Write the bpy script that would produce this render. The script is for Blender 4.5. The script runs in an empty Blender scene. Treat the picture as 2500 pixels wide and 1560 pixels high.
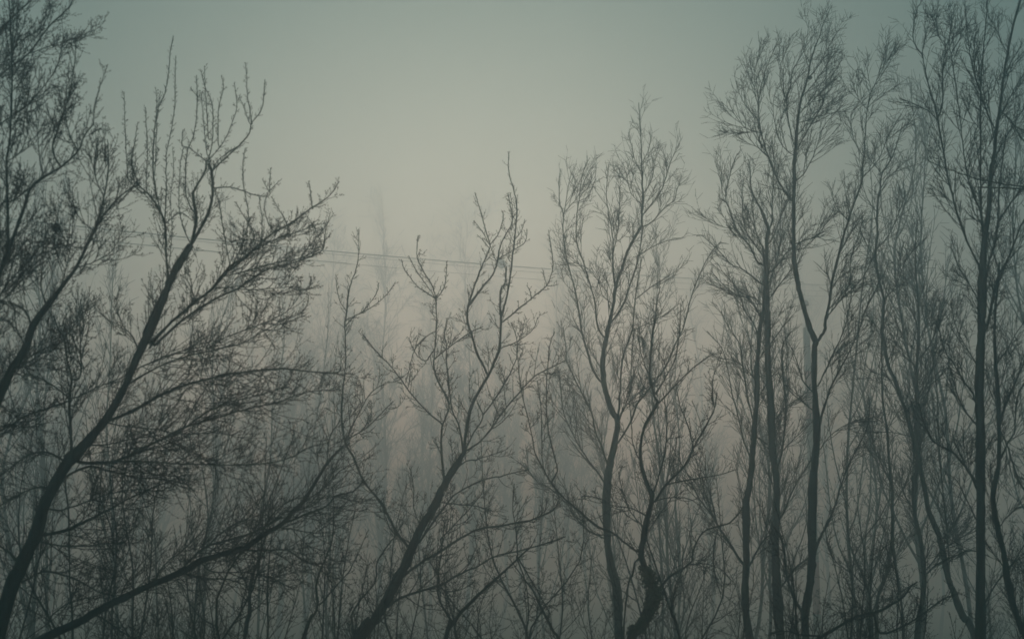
import bpy, math, random
import numpy as np
from mathutils import Vector

SC = bpy.context.scene
COL = SC.collection
random.seed(7)
RNG = np.random.default_rng(11)

# ------------------------------------------------------------------ camera
CAM_H = 5.0
FPX = 3434.0                      # focal length in pixels of the 2500 x 1560 photograph
HORIZON = 1400.0
PITCH = math.atan((HORIZON - 780.0) / FPX)
cam_d = bpy.data.cameras.new('camera')
cam = bpy.data.objects.new('camera', cam_d)
COL.objects.link(cam)
cam.location = (0, 0, CAM_H)
cam.rotation_euler = (math.pi / 2 + PITCH, 0, 0)
cam_d.sensor_width = 36
cam_d.lens = 36 * FPX / 2500
cam_d.clip_start = 0.1
cam_d.clip_end = 5000
cam_d.dof.use_dof = True
cam_d.dof.focus_distance = 36
cam_d.dof.aperture_fstop = 2.6
SC.camera = cam

# ------------------------------------------------------------------ sky, sun, exposure
SUN_AZ, SUN_EL = math.radians(-2.0), math.radians(7.0)      # the sun stands low behind the fog
sun_dir = Vector((math.sin(SUN_AZ) * math.cos(SUN_EL), math.cos(SUN_AZ) * math.cos(SUN_EL), math.sin(SUN_EL)))
world = bpy.data.worlds.new('World')
SC.world = world
world.use_nodes = True
wn, wl = world.node_tree.nodes, world.node_tree.links
wn.clear()
w_out = wn.new('ShaderNodeOutputWorld')
w_bg = wn.new('ShaderNodeBackground')
w_sky = wn.new('ShaderNodeTexSky')
w_sky.sky_type = 'NISHITA'
w_sky.sun_disc = False
w_sky.sun_elevation = SUN_EL
w_sky.sun_rotation = SUN_AZ
w_sky.air_density = 1.0
w_sky.dust_density = 6.0
w_tc = wn.new('ShaderNodeTexCoord')
w_dot = wn.new('ShaderNodeVectorMath'); w_dot.operation = 'DOT_PRODUCT'
w_nrm = wn.new('ShaderNodeVectorMath'); w_nrm.operation = 'NORMALIZE'
wl.new(w_tc.outputs['Generated'], w_nrm.inputs[0])
wl.new(w_nrm.outputs[0], w_dot.inputs[0])
w_dot.inputs[1].default_value = sun_dir
w_acos = wn.new('ShaderNodeMath'); w_acos.operation = 'ARCCOSINE'; w_acos.use_clamp = False
wl.new(w_dot.outputs['Value'], w_acos.inputs[0])
w_ramp = wn.new('ShaderNodeValToRGB')                       # overcast veil: bright round the hidden sun, dull away from it
w_div = wn.new('ShaderNodeMath'); w_div.operation = 'DIVIDE'
wl.new(w_acos.outputs[0], w_div.inputs[0]); w_div.inputs[1].default_value = math.pi
wl.new(w_div.outputs[0], w_ramp.inputs[0])
w_ramp.color_ramp.interpolation = 'B_SPLINE'
SKY = [(0.0, (0.226, 0.336, 0.284)), (0.055, (0.250, 0.354, 0.302)), (0.10, (0.154, 0.276, 0.254)),
       (0.16, (0.046, 0.138, 0.144)), (0.35, (0.035, 0.122, 0.146)), (1.0, (0.085, 0.150, 0.175))]
el = w_ramp.color_ramp.elements
el[0].position, el[0].color = SKY[0][0], (*SKY[0][1], 1)
el[1].position, el[1].color = SKY[-1][0], (*SKY[-1][1], 1)
for p, c in SKY[1:-1]:
    e = el.new(p); e.color = (*c, 1)
w_mix = wn.new('ShaderNodeMix'); w_mix.data_type = 'RGBA'; w_mix.blend_type = 'ADD'
w_mix.inputs[0].default_value = 1.0
w_mul = wn.new('ShaderNodeVectorMath'); w_mul.operation = 'SCALE'
w_mul.inputs['Scale'].default_value = 5.6
w_sc2 = wn.new('ShaderNodeVectorMath'); w_sc2.operation = 'SCALE'
w_sc2.inputs['Scale'].default_value = 0.02
wl.new(w_ramp.outputs[0], w_mul.inputs[0])
wl.new(w_sky.outputs[0], w_sc2.inputs[0])
wl.new(w_mul.outputs[0], w_mix.inputs[6])
wl.new(w_sc2.outputs[0], w_mix.inputs[7])
wl.new(w_mix.outputs[2], w_bg.inputs[0])
w_bg.inputs[1].default_value = 0.10
wl.new(w_bg.outputs[0], w_out.inputs[0])

sun_l = bpy.data.lights.new('sun', 'SUN')
sun_l.energy = 0.3
sun_l.angle = math.radians(25)
sun_l.color = (1.0, 0.97, 0.84)
sun = bpy.data.objects.new('sun', sun_l)
COL.objects.link(sun)
sun.rotation_euler = (-sun_dir).to_track_quat('-Z', 'Y').to_euler()
sun.location = (0, 40, 60)

SC.view_settings.view_transform = 'Standard'
SC.view_settings.look = 'None'
SC.view_settings.gamma = 1
SC.view_settings.exposure = 0.56
SC.view_settings.use_curve_mapping = False
SC.render.engine = 'CYCLES'
SC.cycles.use_denoising = True
SC.cycles.volume_bounces = 8
SC.cycles.max_bounces = 10
SC.cycles.diffuse_bounces = 2
SC.cycles.filter_width = 1.6

HAZE_DENSITY = 0.0205
HAZE_COLOR = (0.79, 0.94, 1.0)
HAZE_G = 0.83

# ------------------------------------------------------------------ helpers
def W(x, y, d):
    """point seen at pixel (x, y) of the photograph, d metres in front of the camera"""
    cx, cy = (x - 1250.0) / FPX, (780.0 - y) / FPX
    c, s = math.cos(PITCH), math.sin(PITCH)
    wy, wz = c - cy * s, s + cy * c
    k = d / wy
    return np.array((cx * k, d, CAM_H + wz * k))

def tag(o, label=None, cat=None, group=None, kind=None):
    if label: o['label'] = label
    if cat: o['category'] = cat
    if group: o['group'] = group
    if kind: o['kind'] = kind
    return o

def empty(name, loc, label, cat, group=None):
    o = bpy.data.objects.new(name, None)
    o.empty_display_size = 0.3
    COL.objects.link(o)
    o.location = loc
    return tag(o, label, cat, group)

def mesh_obj(name, V, F, mat, parent=None, smooth=True, origin=None):
    """V (n,3) array, F (m,k) array of equal-sided faces -> one linked mesh object"""
    V = np.asarray(V, dtype=np.float32)
    if origin is not None:
        V = V - np.asarray(origin, dtype=np.float32)
    F = np.asarray(F, dtype=np.int32)
    me = bpy.data.meshes.new(name)
    m, k = F.shape
    me.vertices.add(len(V)); me.vertices.foreach_set('co', V.ravel())
    me.loops.add(m * k); me.loops.foreach_set('vertex_index', F.ravel())
    me.polygons.add(m)
    me.polygons.foreach_set('loop_start', np.arange(m, dtype=np.int32) * k)
    me.update(calc_edges=True)
    if smooth:
        me.polygons.foreach_set('use_smooth', np.ones(m, dtype=bool))
    me.materials.append(mat)
    global TRIS
    TRIS += m * (k - 2)
    o = bpy.data.objects.new(name, me)
    COL.objects.link(o)
    if parent is not None:
        o.parent = parent
    return o
TRIS = 0

def norm(a):
    return a / np.maximum(np.linalg.norm(a, axis=-1, keepdims=True), 1e-9)

def tubes(P, R, S, rough=0.0):
    """P (N,K,3) polylines, R (N,K) radii -> verts, quads"""
    N, K, _ = P.shape
    T = np.empty_like(P)
    T[:, 1:-1] = P[:, 2:] - P[:, :-2]
    T[:, 0] = P[:, 1] - P[:, 0]; T[:, -1] = P[:, -1] - P[:, -2]
    T = norm(T)
    ref = np.zeros_like(T); ref[..., 1] = 1.0
    ref[np.abs(T[..., 1]) > 0.9] = (1, 0, 0)
    A = norm(np.cross(T, ref)); B = np.cross(T, A)
    ang = np.arange(S) * 2 * math.pi / S
    rr = R[..., None] * np.ones(S)
    if rough:
        rr = rr * (1 + rough * RNG.standard_normal(rr.shape))
    V = P[:, :, None, :] + rr[..., None] * (np.cos(ang)[:, None] * A[:, :, None, :] + np.sin(ang)[:, None] * B[:, :, None, :])
    base = (np.arange(N)[:, None, None] * K + np.arange(K - 1)[None, :, None]) * S
    s0 = np.arange(S)[None, None, :]; s1 = (s0 + 1) % S
    Fq = np.stack([base + s0, base + s1, base + S + s1, base + S + s0], -1).reshape(-1, 4)
    return V.reshape(-1, 3), Fq

def join(parts):
    Vs, Fs, n = [], [], 0
    for v, f in parts:
        if len(v) == 0: continue
        Vs.append(v); Fs.append(f + n); n += len(v)
    return np.concatenate(Vs), np.concatenate(Fs)

# ------------------------------------------------------------------ materials
def new_mat(name):
    m = bpy.data.materials.new(name); m.use_nodes = True
    n, l = m.node_tree.nodes, m.node_tree.links
    return m, n, l, n['Principled BSDF']

def bark_mat(name, c1, c2, scale=18.0, moss=None):
    m, n, l, b = new_mat(name)
    tc = n.new('ShaderNodeTexCoord')
    mp = n.new('ShaderNodeMapping'); mp.inputs['Scale'].default_value = (1, 1, 0.25)
    l.new(tc.outputs['Object'], mp.inputs[0])
    no = n.new('ShaderNodeTexNoise'); no.inputs['Scale'].default_value = scale; no.inputs['Detail'].default_value = 6
    l.new(mp.outputs[0], no.inputs['Vector'])
    r = n.new('ShaderNodeValToRGB')
    r.color_ramp.elements[0].position = 0.35; r.color_ramp.elements[0].color = (*c1, 1)
    r.color_ramp.elements[1].position = 0.68; r.color_ramp.elements[1].color = (*c2, 1)
    l.new(no.outputs[0], r.inputs[0])
    out = r.outputs[0]
    if moss:
        n2 = n.new('ShaderNodeTexNoise'); n2.inputs['Scale'].default_value = 2.2; n2.inputs['Detail'].default_value = 4
        l.new(tc.outputs['Object'], n2.inputs['Vector'])
        r2 = n.new('ShaderNodeValToRGB'); r2.color_ramp.elements[0].position = 0.5; r2.color_ramp.elements[1].position = 0.62
        l.new(n2.outputs[0], r2.inputs[0])
        mx = n.new('ShaderNodeMix'); mx.data_type = 'RGBA'
        l.new(r2.outputs[0], mx.inputs[0]); l.new(out, mx.inputs[6]); mx.inputs[7].default_value = (*moss, 1)
        out = mx.outputs[2]
    l.new(out, b.inputs['Base Color'])
    b.inputs['Roughness'].default_value = 0.9
    b.inputs['Specular IOR Level'].default_value = 0.2
    bp = n.new('ShaderNodeBump'); bp.inputs['Strength'].default_value = 0.9; bp.inputs['Distance'].default_value = 0.04
    l.new(no.outputs[0], bp.inputs['Height']); l.new(bp.outputs[0], b.inputs['Normal'])
    return m

M_BARK = bark_mat('bark_dark_grey', (0.005, 0.019, 0.024), (0.034, 0.080, 0.080), 13, (0.016, 0.052, 0.036))
M_BARK2 = bark_mat('bark_grey_brown', (0.010, 0.028, 0.032), (0.040, 0.080, 0.074), 20, (0.024, 0.062, 0.038))
M_TWIG = bark_mat('twig_brown', (0.004, 0.018, 0.023), (0.012, 0.036, 0.044), 30)
M_BUD = bark_mat('bud_brown', (0.018, 0.022, 0.020), (0.036, 0.038, 0.030), 60)
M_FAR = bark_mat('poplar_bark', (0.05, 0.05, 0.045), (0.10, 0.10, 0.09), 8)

# ------------------------------------------------------------------ haze and ground
def build_haze():
    x, y0, y1, z0, z1 = 700, -120, 1100, -1.5, 29.5
    V = [(-x, y0, z0), (x, y0, z0), (x, y1, z0), (-x, y1, z0), (-x, y0, z1), (x, y0, z1), (x, y1, z1), (-x, y1, z1)]
    F = [(0, 3, 2, 1), (4, 5, 6, 7), (0, 1, 5, 4), (1, 2, 6, 5), (2, 3, 7, 6), (3, 0, 4, 7)]
    m = bpy.data.materials.new('fog'); m.use_nodes = True
    n, l = m.node_tree.nodes, m.node_tree.links
    n.clear()
    o = n.new('ShaderNodeOutputMaterial'); v = n.new('ShaderNodeVolumePrincipled')
    v.inputs['Color'].default_value = (*HAZE_COLOR, 1)
    v.inputs['Density'].default_value = HAZE_DENSITY
    v.inputs['Anisotropy'].default_value = HAZE_G
    v.inputs['Absorption Color'].default_value = (1, 1, 1, 1)
    l.new(v.outputs[0], o.inputs['Volume'])
    ob = mesh_obj('haze', V, F, m, smooth=False)
    ob.display_type = 'WIRE'
    tag(ob, 'thick grey-green morning fog filling the air between all the trees', 'fog', kind='stuff')

def build_ground():
    nx, ny = 120, 120
    xs = np.sign(np.linspace(-1, 1, nx)) * np.abs(np.linspace(-1, 1, nx)) ** 1.8 * 650
    ys = -80 + np.linspace(0, 1, ny) ** 2.2 * 1130
    X, Y = np.meshgrid(xs, ys)
    Z = 0.25 * np.sin(X * 0.11 + 1) * np.sin(Y * 0.09) + 0.15 * np.sin(X * 0.31 + Y * 0.23) - 0.3
    V = np.stack([X, Y, Z], -1).reshape(-1, 3)
    i = (np.arange(ny - 1)[:, None] * nx + np.arange(nx - 1)[None, :]).ravel()
    F = np.stack([i, i + 1, i + nx + 1, i + nx], -1)
    m, n, l, b = new_mat('field_grass')
    tc = n.new('ShaderNodeTexCoord')
    n1 = n.new('ShaderNodeTexNoise'); n1.inputs['Scale'].default_value = 0.12; n1.inputs['Detail'].default_value = 8
    l.new(tc.outputs['Object'], n1.inputs['Vector'])
    n2 = n.new('ShaderNodeTexNoise'); n2.inputs['Scale'].default_value = 6; n2.inputs['Detail'].default_value = 5
    l.new(tc.outputs['Object'], n2.inputs['Vector'])
    ad = n.new('ShaderNodeMath'); ad.operation = 'MULTIPLY_ADD'; ad.inputs[1].default_value = 0.45
    l.new(n2.outputs[0], ad.inputs[0]); l.new(n1.outputs[0], ad.inputs[2])
    r = n.new('ShaderNodeValToRGB'); e = r.color_ramp.elements
    e[0].position = 0.55; e[0].color = (0.12, 0.13, 0.07, 1)
    e[1].position = 0.95; e[1].color = (0.27, 0.28, 0.17, 1)
    k = e.new(0.72); k.color = (0.17, 0.20, 0.11, 1)
    l.new(ad.outputs[0], r.inputs[0]); l.new(r.outputs[0], b.inputs['Base Color'])
    b.inputs['Roughness'].default_value = 1
    tag(mesh_obj('ground', V, F, m), kind='structure')

def gz(x, y):
    return 0.25 * math.sin(x * 0.11 + 1) * math.sin(y * 0.09) + 0.15 * math.sin(x * 0.31 + y * 0.23) - 0.3

# ------------------------------------------------------------------ growing twigs
def resample(P, n):
    """catmull-rom through the points P (k,m), n samples per span"""
    P = np.asarray(P, float)
    if len(P) == 2:
        t = np.linspace(0, 1, n + 1)[:, None]
        return P[0] * (1 - t) + P[1] * t
    Q = np.vstack([2 * P[0] - P[1], P, 2 * P[-1] - P[-2]])
    out = []
    t = (np.arange(n) / n)[:, None]
    for i in range(1, len(Q) - 2):
        a, b, c, d = Q[i - 1], Q[i], Q[i + 1], Q[i + 2]
        out.append(0.5 * ((2 * b) + (c - a) * t + (2 * a - 5 * b + 4 * c - d) * t ** 2 + (3 * b - a - 3 * c + d) * t ** 3))
    out.append(P[-1:])
    return np.vstack(out)

def sample_on(P, R, spacing, f0, f1, jitter=0.5):
    """places along one polyline: positions, tangents, fraction, radius"""
    seg = np.linalg.norm(np.diff(P, axis=0), axis=1)
    L = np.concatenate([[0], np.cumsum(seg)])
    tot = L[-1]
    n = int(tot * (f1 - f0) / spacing)
    if n < 1:
        return None
    s = (f0 + (f1 - f0) * (np.arange(n) + 0.5 + jitter * (RNG.random(n) - 0.5)) / n) * tot
    pos = np.stack([np.interp(s, L, P[:, k]) for k in range(3)], -1)
    idx = np.clip(np.searchsorted(L, s) - 1, 0, len(seg) - 1)
    tan = norm(P[idx + 1] - P[idx])
    return pos, tan, s / tot, np.interp(s, L, R), tot

def grow(pos, tan, length, r0, K, angle, up, noise, wind=(0, 0, 0), tipr=0.45, flat=1.0):
    """N children: each leaves its parent's tangent by `angle` and bends upward as it grows"""
    N = len(pos)
    rnd = RNG.standard_normal((N, 3)); rnd[:, 1] *= flat
    side = norm(rnd - tan * np.sum(rnd * tan, -1, keepdims=True))
    a = angle[:, None]
    d = norm(np.cos(a) * tan + np.sin(a) * side)
    P = np.empty((N, K, 3)); P[:, 0] = pos
    step = (length / (K - 1))[:, None]
    upv = np.array((0, 0, 1.0)); wv = np.array(wind)
    for k in range(1, K):
        P[:, k] = P[:, k - 1] + d * step
        d = norm(d + up / (K - 1) * upv + wv / (K - 1) + noise / math.sqrt(K) * RNG.standard_normal((N, 3)))
    R = r0[:, None] * np.linspace(1, tipr, K)[None, :]
    return P, R

def children_of(P, R, per, f0, f1):
    """random places on each of N polylines"""
    N, K, _ = P.shape
    cnt = RNG.poisson(per, N) if np.isscalar(per) else RNG.poisson(per)
    idx = np.repeat(np.arange(N), cnt)
    f = f0 + (f1 - f0) * RNG.random(len(idx))
    u = f * (K - 1); i = np.minimum(u.astype(int), K - 2); t = (u - i)[:, None]
    pos = P[idx, i] * (1 - t) + P[idx, i + 1] * t
    tan = norm(P[idx, i + 1] - P[idx, i])
    r = R[idx, i] * (1 - t[:, 0]) + R[idx, i + 1] * t[:, 0]
    return idx, pos, tan, f, r

def buds(pos, d, size):
    """small pointed buds: 4-sided double pyramids"""
    N = len(pos)
    ref = np.zeros_like(d); ref[:, 1] = 1; ref[np.abs(d[:, 1]) > 0.9] = (1, 0, 0)
    A = norm(np.cross(d, ref)); B = np.cross(d, A)
    s = size[:, None]
    ring = [pos + d * s * 0.9 + s * 0.42 * (math.cos(q) * A + math.sin(q) * B) for q in (0, 2.094, 4.188)]
    V = np.stack([pos] + ring + [pos + d * s * 2.6], 1).reshape(-1, 3)
    b = np.arange(N)[:, None] * 5
    F = np.concatenate([b + np.array(t)[None, :] for t in
                        ((0, 2, 1), (0, 3, 2), (0, 1, 3), (1, 2, 4), (2, 3, 4), (3, 1, 4))])
    return V, F

STYLES = {
    # everything in photo pixels at the tree's distance: spacing, lengths, radii; angles in radians
    'bud':  dict(sp=13, l1=(42, 150), a1=(0.5, 1.0), up1=0.95, n1=0.22, k1=8, r1=1.35,
                 l2sp=17, l2=(14, 52), a2=(0.5, 0.95), up2=0.7, n2=0.2, k2=4, r2=1.0,
                 l3sp=22, l3=(5, 13), r3=0.75, bud=1.7, budsp=13),
    'wild': dict(sp=12, l1=(60, 260), a1=(0.35, 1.05), up1=0.38, n1=0.13, k1=9, r1=1.15,
                 l2sp=29, l2=(22, 120), a2=(0.4, 0.95), up2=0.4, n2=0.10, k2=5, r2=0.85,
                 l3sp=26, l3=(6, 20), r3=0.7, bud=1.8, budsp=19),
    'near': dict(sp=11, l1=(45, 170), a1=(0.40, 0.85), up1=0.95, n1=0.09, k1=7, r1=1.15,
                 l2sp=23, l2=(16, 88), a2=(0.45, 0.85), up2=0.6, n2=0.08, k2=4, r2=0.85,
                 l3sp=26, l3=(5, 14), r3=0.8, bud=2.1, budsp=11),
    'fine': dict(sp=11.5, l1=(55, 200), a1=(0.26, 0.66), up1=0.50, n1=0.05, k1=7, r1=1.1,
                 l2sp=14, l2=(22, 80), a2=(0.26, 0.56), up2=0.22, n2=0.04, k2=4, r2=0.78,
                 l3sp=22, l3=(9, 30), r3=0.62, bud=0, budsp=0),
    'shoot': dict(sp=8, l1=(5, 20), a1=(0.6, 1.1), up1=0.7, n1=0.2, k1=4, r1=1.05,
                  l2sp=0, l2=(4, 9), a2=(0.5, 0.9), up2=0.4, n2=0.2, k2=3, r2=0.6,
                  l3sp=0, l3=(4, 8), r3=0.6, bud=2.1, budsp=7),
}

def foliage(lines, s, style, dens=1.0, lmul=1.0, wind=(0, 0, 0), flat=0.7, f0=0.12):
    """bare twigs on a list of (P, R) carrier lines. s = metres per photo pixel"""
    st = STYLES[style]
    out, bud_out = [], []
    pos, tan, ln, rr = [], [], [], []
    for P, R in lines:
        r = sample_on(P, R, st['sp'] * s / dens, f0, 0.99)
        if r is None: continue
        p, t, f, rad, tot = r
        lo, hi = st['l1']
        u = RNG.random(len(p)) ** 1.3
        L = (lo + (hi - lo) * u) * s * (1.0 - 0.68 * f) * lmul
        L = np.minimum(L, max(tot * 0.7, lo * s))
        pos.append(p); tan.append(t); ln.append(L)
        rr.append(np.minimum(st['r1'] * s * (0.5 + 0.9 * L / (hi * s)), rad * 0.75 + 0.15 * s))
    if not pos:
        return None, None
    pos, tan, ln, rr = map(np.concatenate, (pos, tan, ln, rr))
    ang = st['a1'][0] + (st['a1'][1] - st['a1'][0]) * RNG.random(len(pos))
    P1, R1 = grow(pos, tan, ln, rr, st['k1'], ang, st['up1'], st['n1'], wind, 0.5, flat)
    out.append(tubes(P1, R1, 3))
    tips = [(P1, R1)]
    if st['l2sp']:
        idx, p, t, f, r = children_of(P1, R1, ln / (st['l2sp'] * s) * dens ** 0.5, 0.15, 1.0)
        L = (st['l2'][0] + (st['l2'][1] - st['l2'][0]) * RNG.random(len(p)) ** 1.4) * s * (1 - 0.4 * f)
        L = np.minimum(L, ln[idx] * 0.75)
        ang = st['a2'][0] + (st['a2'][1] - st['a2'][0]) * RNG.random(len(p))
        P2, R2 = grow(p, t, L, np.minimum(np.full(len(p), st['r2'] * s), r * 0.9), st['k2'], ang, st['up2'], st['n2'], wind, 0.55, 0.7)
        out.append(tubes(P2, R2, 3)); tips.append((P2, R2))
        if st['l3sp']:
            i3, p, t, f, r = children_of(P2, R2, L / (st['l3sp'] * s), 0.2, 1.0)
            L3 = (st['l3'][0] + (st['l3'][1] - st['l3'][0]) * RNG.random(len(p))) * s
            ang = 0.5 + 0.5 * RNG.random(len(p))
            P3, R3 = grow(p, t, L3, np.full(len(p), st['r3'] * s), 2, ang, 0.3, 0.15, wind, 0.6)
            out.append(tubes(P3, R3, 3)); tips.append((P3, R3))
    if st['bud']:
        for P, R in tips:
            Ls = np.linalg.norm(P[:, -1] - P[:, 0], axis=1)
            idx, p, t, f, r = children_of(P, R, Ls / (st['budsp'] * s), 0.25, 1.0)
            rnd = norm(RNG.standard_normal(p.shape))
            d = norm(t * 0.8 + norm(rnd - t * np.sum(rnd * t, -1, keepdims=True)))
            bud_out.append(buds(p, d, st['bud'] * s * (0.7 + 0.7 * RNG.random(len(p)))))
            tp = P[:, -1]; td = norm(P[:, -1] - P[:, -2])
            bud_out.append(buds(tp, td, st['bud'] * s * (0.9 + 0.5 * RNG.random(len(tp)))))
    return join(out), (join(bud_out) if bud_out else None)

# ------------------------------------------------------------------ one traced tree
class Tree:
    def __init__(self, name, label, d, style, trunk, cat='tree', group=None, bark=M_BARK, seed=0,
                 dens=1.0, lmul=1.0, wind=(0, 0, 0), base_x=None, grow_trunk=True, trunk_f0=0.35):
        global RNG
        RNG = np.random.default_rng(1000 + seed)
        self.d, self.s, self.style, self.bark = d, d / FPX, style, bark
        self.dens, self.lmul, self.wind = dens, lmul, wind
        pts = np.array([W(x, y, d) for x, y, w in trunk])
        rad = np.array([w for x, y, w in trunk]) * 0.385 * self.s
        # carry the trunk on down to the ground below the frame
        d0 = norm(pts[0] - pts[1])
        drop = pts[0][2] - gz(pts[0][0], pts[0][1])
        foot = pts[0] + np.array((float(np.clip(d0[0] / max(abs(d0[2]), 0.2) * 0.55, -0.85, 0.85)) * drop, 0, -drop - 0.15))
        if base_x is not None: foot[0] = pts[0][0] + base_x
        mid = pts[0] * 0.5 + foot * 0.5 + np.array((0.10 * (foot[0] - pts[0][0]), 0.1 * RNG.standard_normal(), 0))
        near = foot * 0.88 + pts[0] * 0.12
        pts = np.vstack([foot, near, mid, pts]); rad = np.concatenate([[rad[0] * 2.0, rad[0] * 1.45, rad[0] * 1.22], rad])
        # the trunk leans a little towards or away from the camera
        n = len(pts)
        dy = np.cumsum(RNG.standard_normal(n) * 0.03 * self.s * 60)
        dy[:4] = 0
        for i in range(4, n):                     # keep the pixel, change the distance
            nd = d + dy[i]
            pts[i] = self.move(pts[i], nd)
        self.root = empty(name, (foot[0], foot[1], gz(foot[0], foot[1])), label, cat, group)
        self.org = np.array(self.root.location)
        self.foot = foot
        self.lines = []
        C = self.add_line(pts, rad)
        self.trunk = self.emit('trunk', C)
        self.trunk_line = C
        if grow_trunk:
            self.sprout(self.trunk, [C], f0=max(trunk_f0, 0.02))
        self.n = 0

    def move(self, p, nd):
        c = np.array((0, 0, CAM_H))
        return c + (p - c) * (nd / p[1])

    def add_line(self, pts, rad, n=5):
        Q = resample(np.column_stack([pts, rad]), n)
        P, R = Q[:, :3], np.maximum(Q[:, 3], 0.3 * self.s)
        wob = RNG.standard_normal(P.shape) * np.clip(R, 0, 1.2 * self.s)[:, None] * 0.35
        wob[0] = 0
        P = P + wob
        self.lines.append((P, R))
        return P, R

    def emit(self, name, C):
        P, R = C
        S = 10 if R[0] > 0.06 else 8 if R[0] > 0.03 else 6
        k = 1 + 0.09 * np.convolve(RNG.standard_normal(len(R) + 4), np.ones(5) / 5 ** 0.5, 'valid')
        V, F = tubes(P[None], (R * np.clip(k, 0.8, 1.25))[None], S, 0.07)
        o = mesh_obj(name, V, F, self.bark, self.root, origin=self.org)
        return o

    def sprout(self, part, lines, f0=0.12, style=None, dens=1.0, lmul=1.0):
        tw, bd = foliage(lines, self.s, style or self.style, self.dens * dens, self.lmul * lmul, self.wind, f0=f0)
        if tw is not None:
            o = mesh_obj('twigs', tw[0], tw[1], M_TWIG, part, origin=self.org)
            tag(o, kind='stuff')
            if bd is not None:
                tag(mesh_obj('buds', bd[0], bd[1], M_BUD, part, smooth=False, origin=self.org), kind='stuff')

    def limb(self, pts, style=None, dens=1.0, lmul=1.0, f0=0.12, name='limb'):
        """pts: [(x, y, width)...] in photo pixels, first point on the tree"""
        self.n += 1
        x0, y0, _ = pts[0]
        p0 = W(x0, y0, self.d)
        # start at the distance of the nearest wood already built
        best, bd = self.d, 1e9
        for P, R in self.lines:
            k = self.d / P[:, 1]
            q = np.array((0, 0, CAM_H)) + (P - np.array((0, 0, CAM_H))) * k[:, None]
            dd = (q[:, 0] - p0[0]) ** 2 + (q[:, 2] - p0[2]) ** 2
            i = int(dd.argmin())
            if dd[i] < bd: bd, best, hit, hr = dd[i], P[i, 1], P[i].copy(), R[i]
        sl = (RNG.random() * 2 - 1) * 0.55
        acc, out, prev = 0.0, [], None
        for x, y, w in pts:
            if prev is not None:
                acc += math.hypot(x - prev[0], y - prev[1]) * self.s
            prev = (x, y)
            nd = best + sl * acc * (1 - 0.25 * min(acc / (400 * self.s), 1))
            out.append(W(x, y, max(nd, self.d * 0.75)))
        out = np.array(out)
        gap = math.sqrt(bd) / self.s
        if gap > 2.0:                                # root the limb inside the wood it grows from
            out = np.vstack([hit, out]); pts = [(0, 0, pts[0][2])] + list(pts)
        if gap > 30: print('GAP', round(gap), pts[1][:2], flush=True)
        rad = np.array([w for x, y, w in pts]) * 0.335 * self.s
        C = self.add_line(out, rad)
        o = self.emit(name, C)
        self.sprout(o, [C], f0, style, dens, lmul)
        return o

def taper(pts, w0, w1):
    n = len(pts) - 1
    return [(x, y, w0 + (w1 - w0) * (i / n) ** 0.8) for i, (x, y) in enumerate(pts)]

def finish():
    print('TRIS', TRIS, 'OBJECTS', len(bpy.data.objects), flush=True)

def P(s):
    """'x,y x,y ...' -> points"""
    return [tuple(float(v) for v in q.split(',')) for q in s.split()]

def T(s, *w):
    """points with a width that runs through the values w"""
    p = P(s)
    n = len(p) - 1
    return [(x, y, float(np.interp(i / max(n, 1), np.linspace(0, 1, len(w)), w))) for i, (x, y) in enumerate(p)]

def limbs(tree, rows, **kw):
    for r in rows:
        pts, w0, w1 = r[:3]
        wm = w1 + (w0 - w1) * 0.42
        k = dict(kw); k.update(r[3] if len(r) > 3 else {})
        tree.limb(T(pts, w0, wm, w1), **k)

SH = dict(style='shoot')
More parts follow.
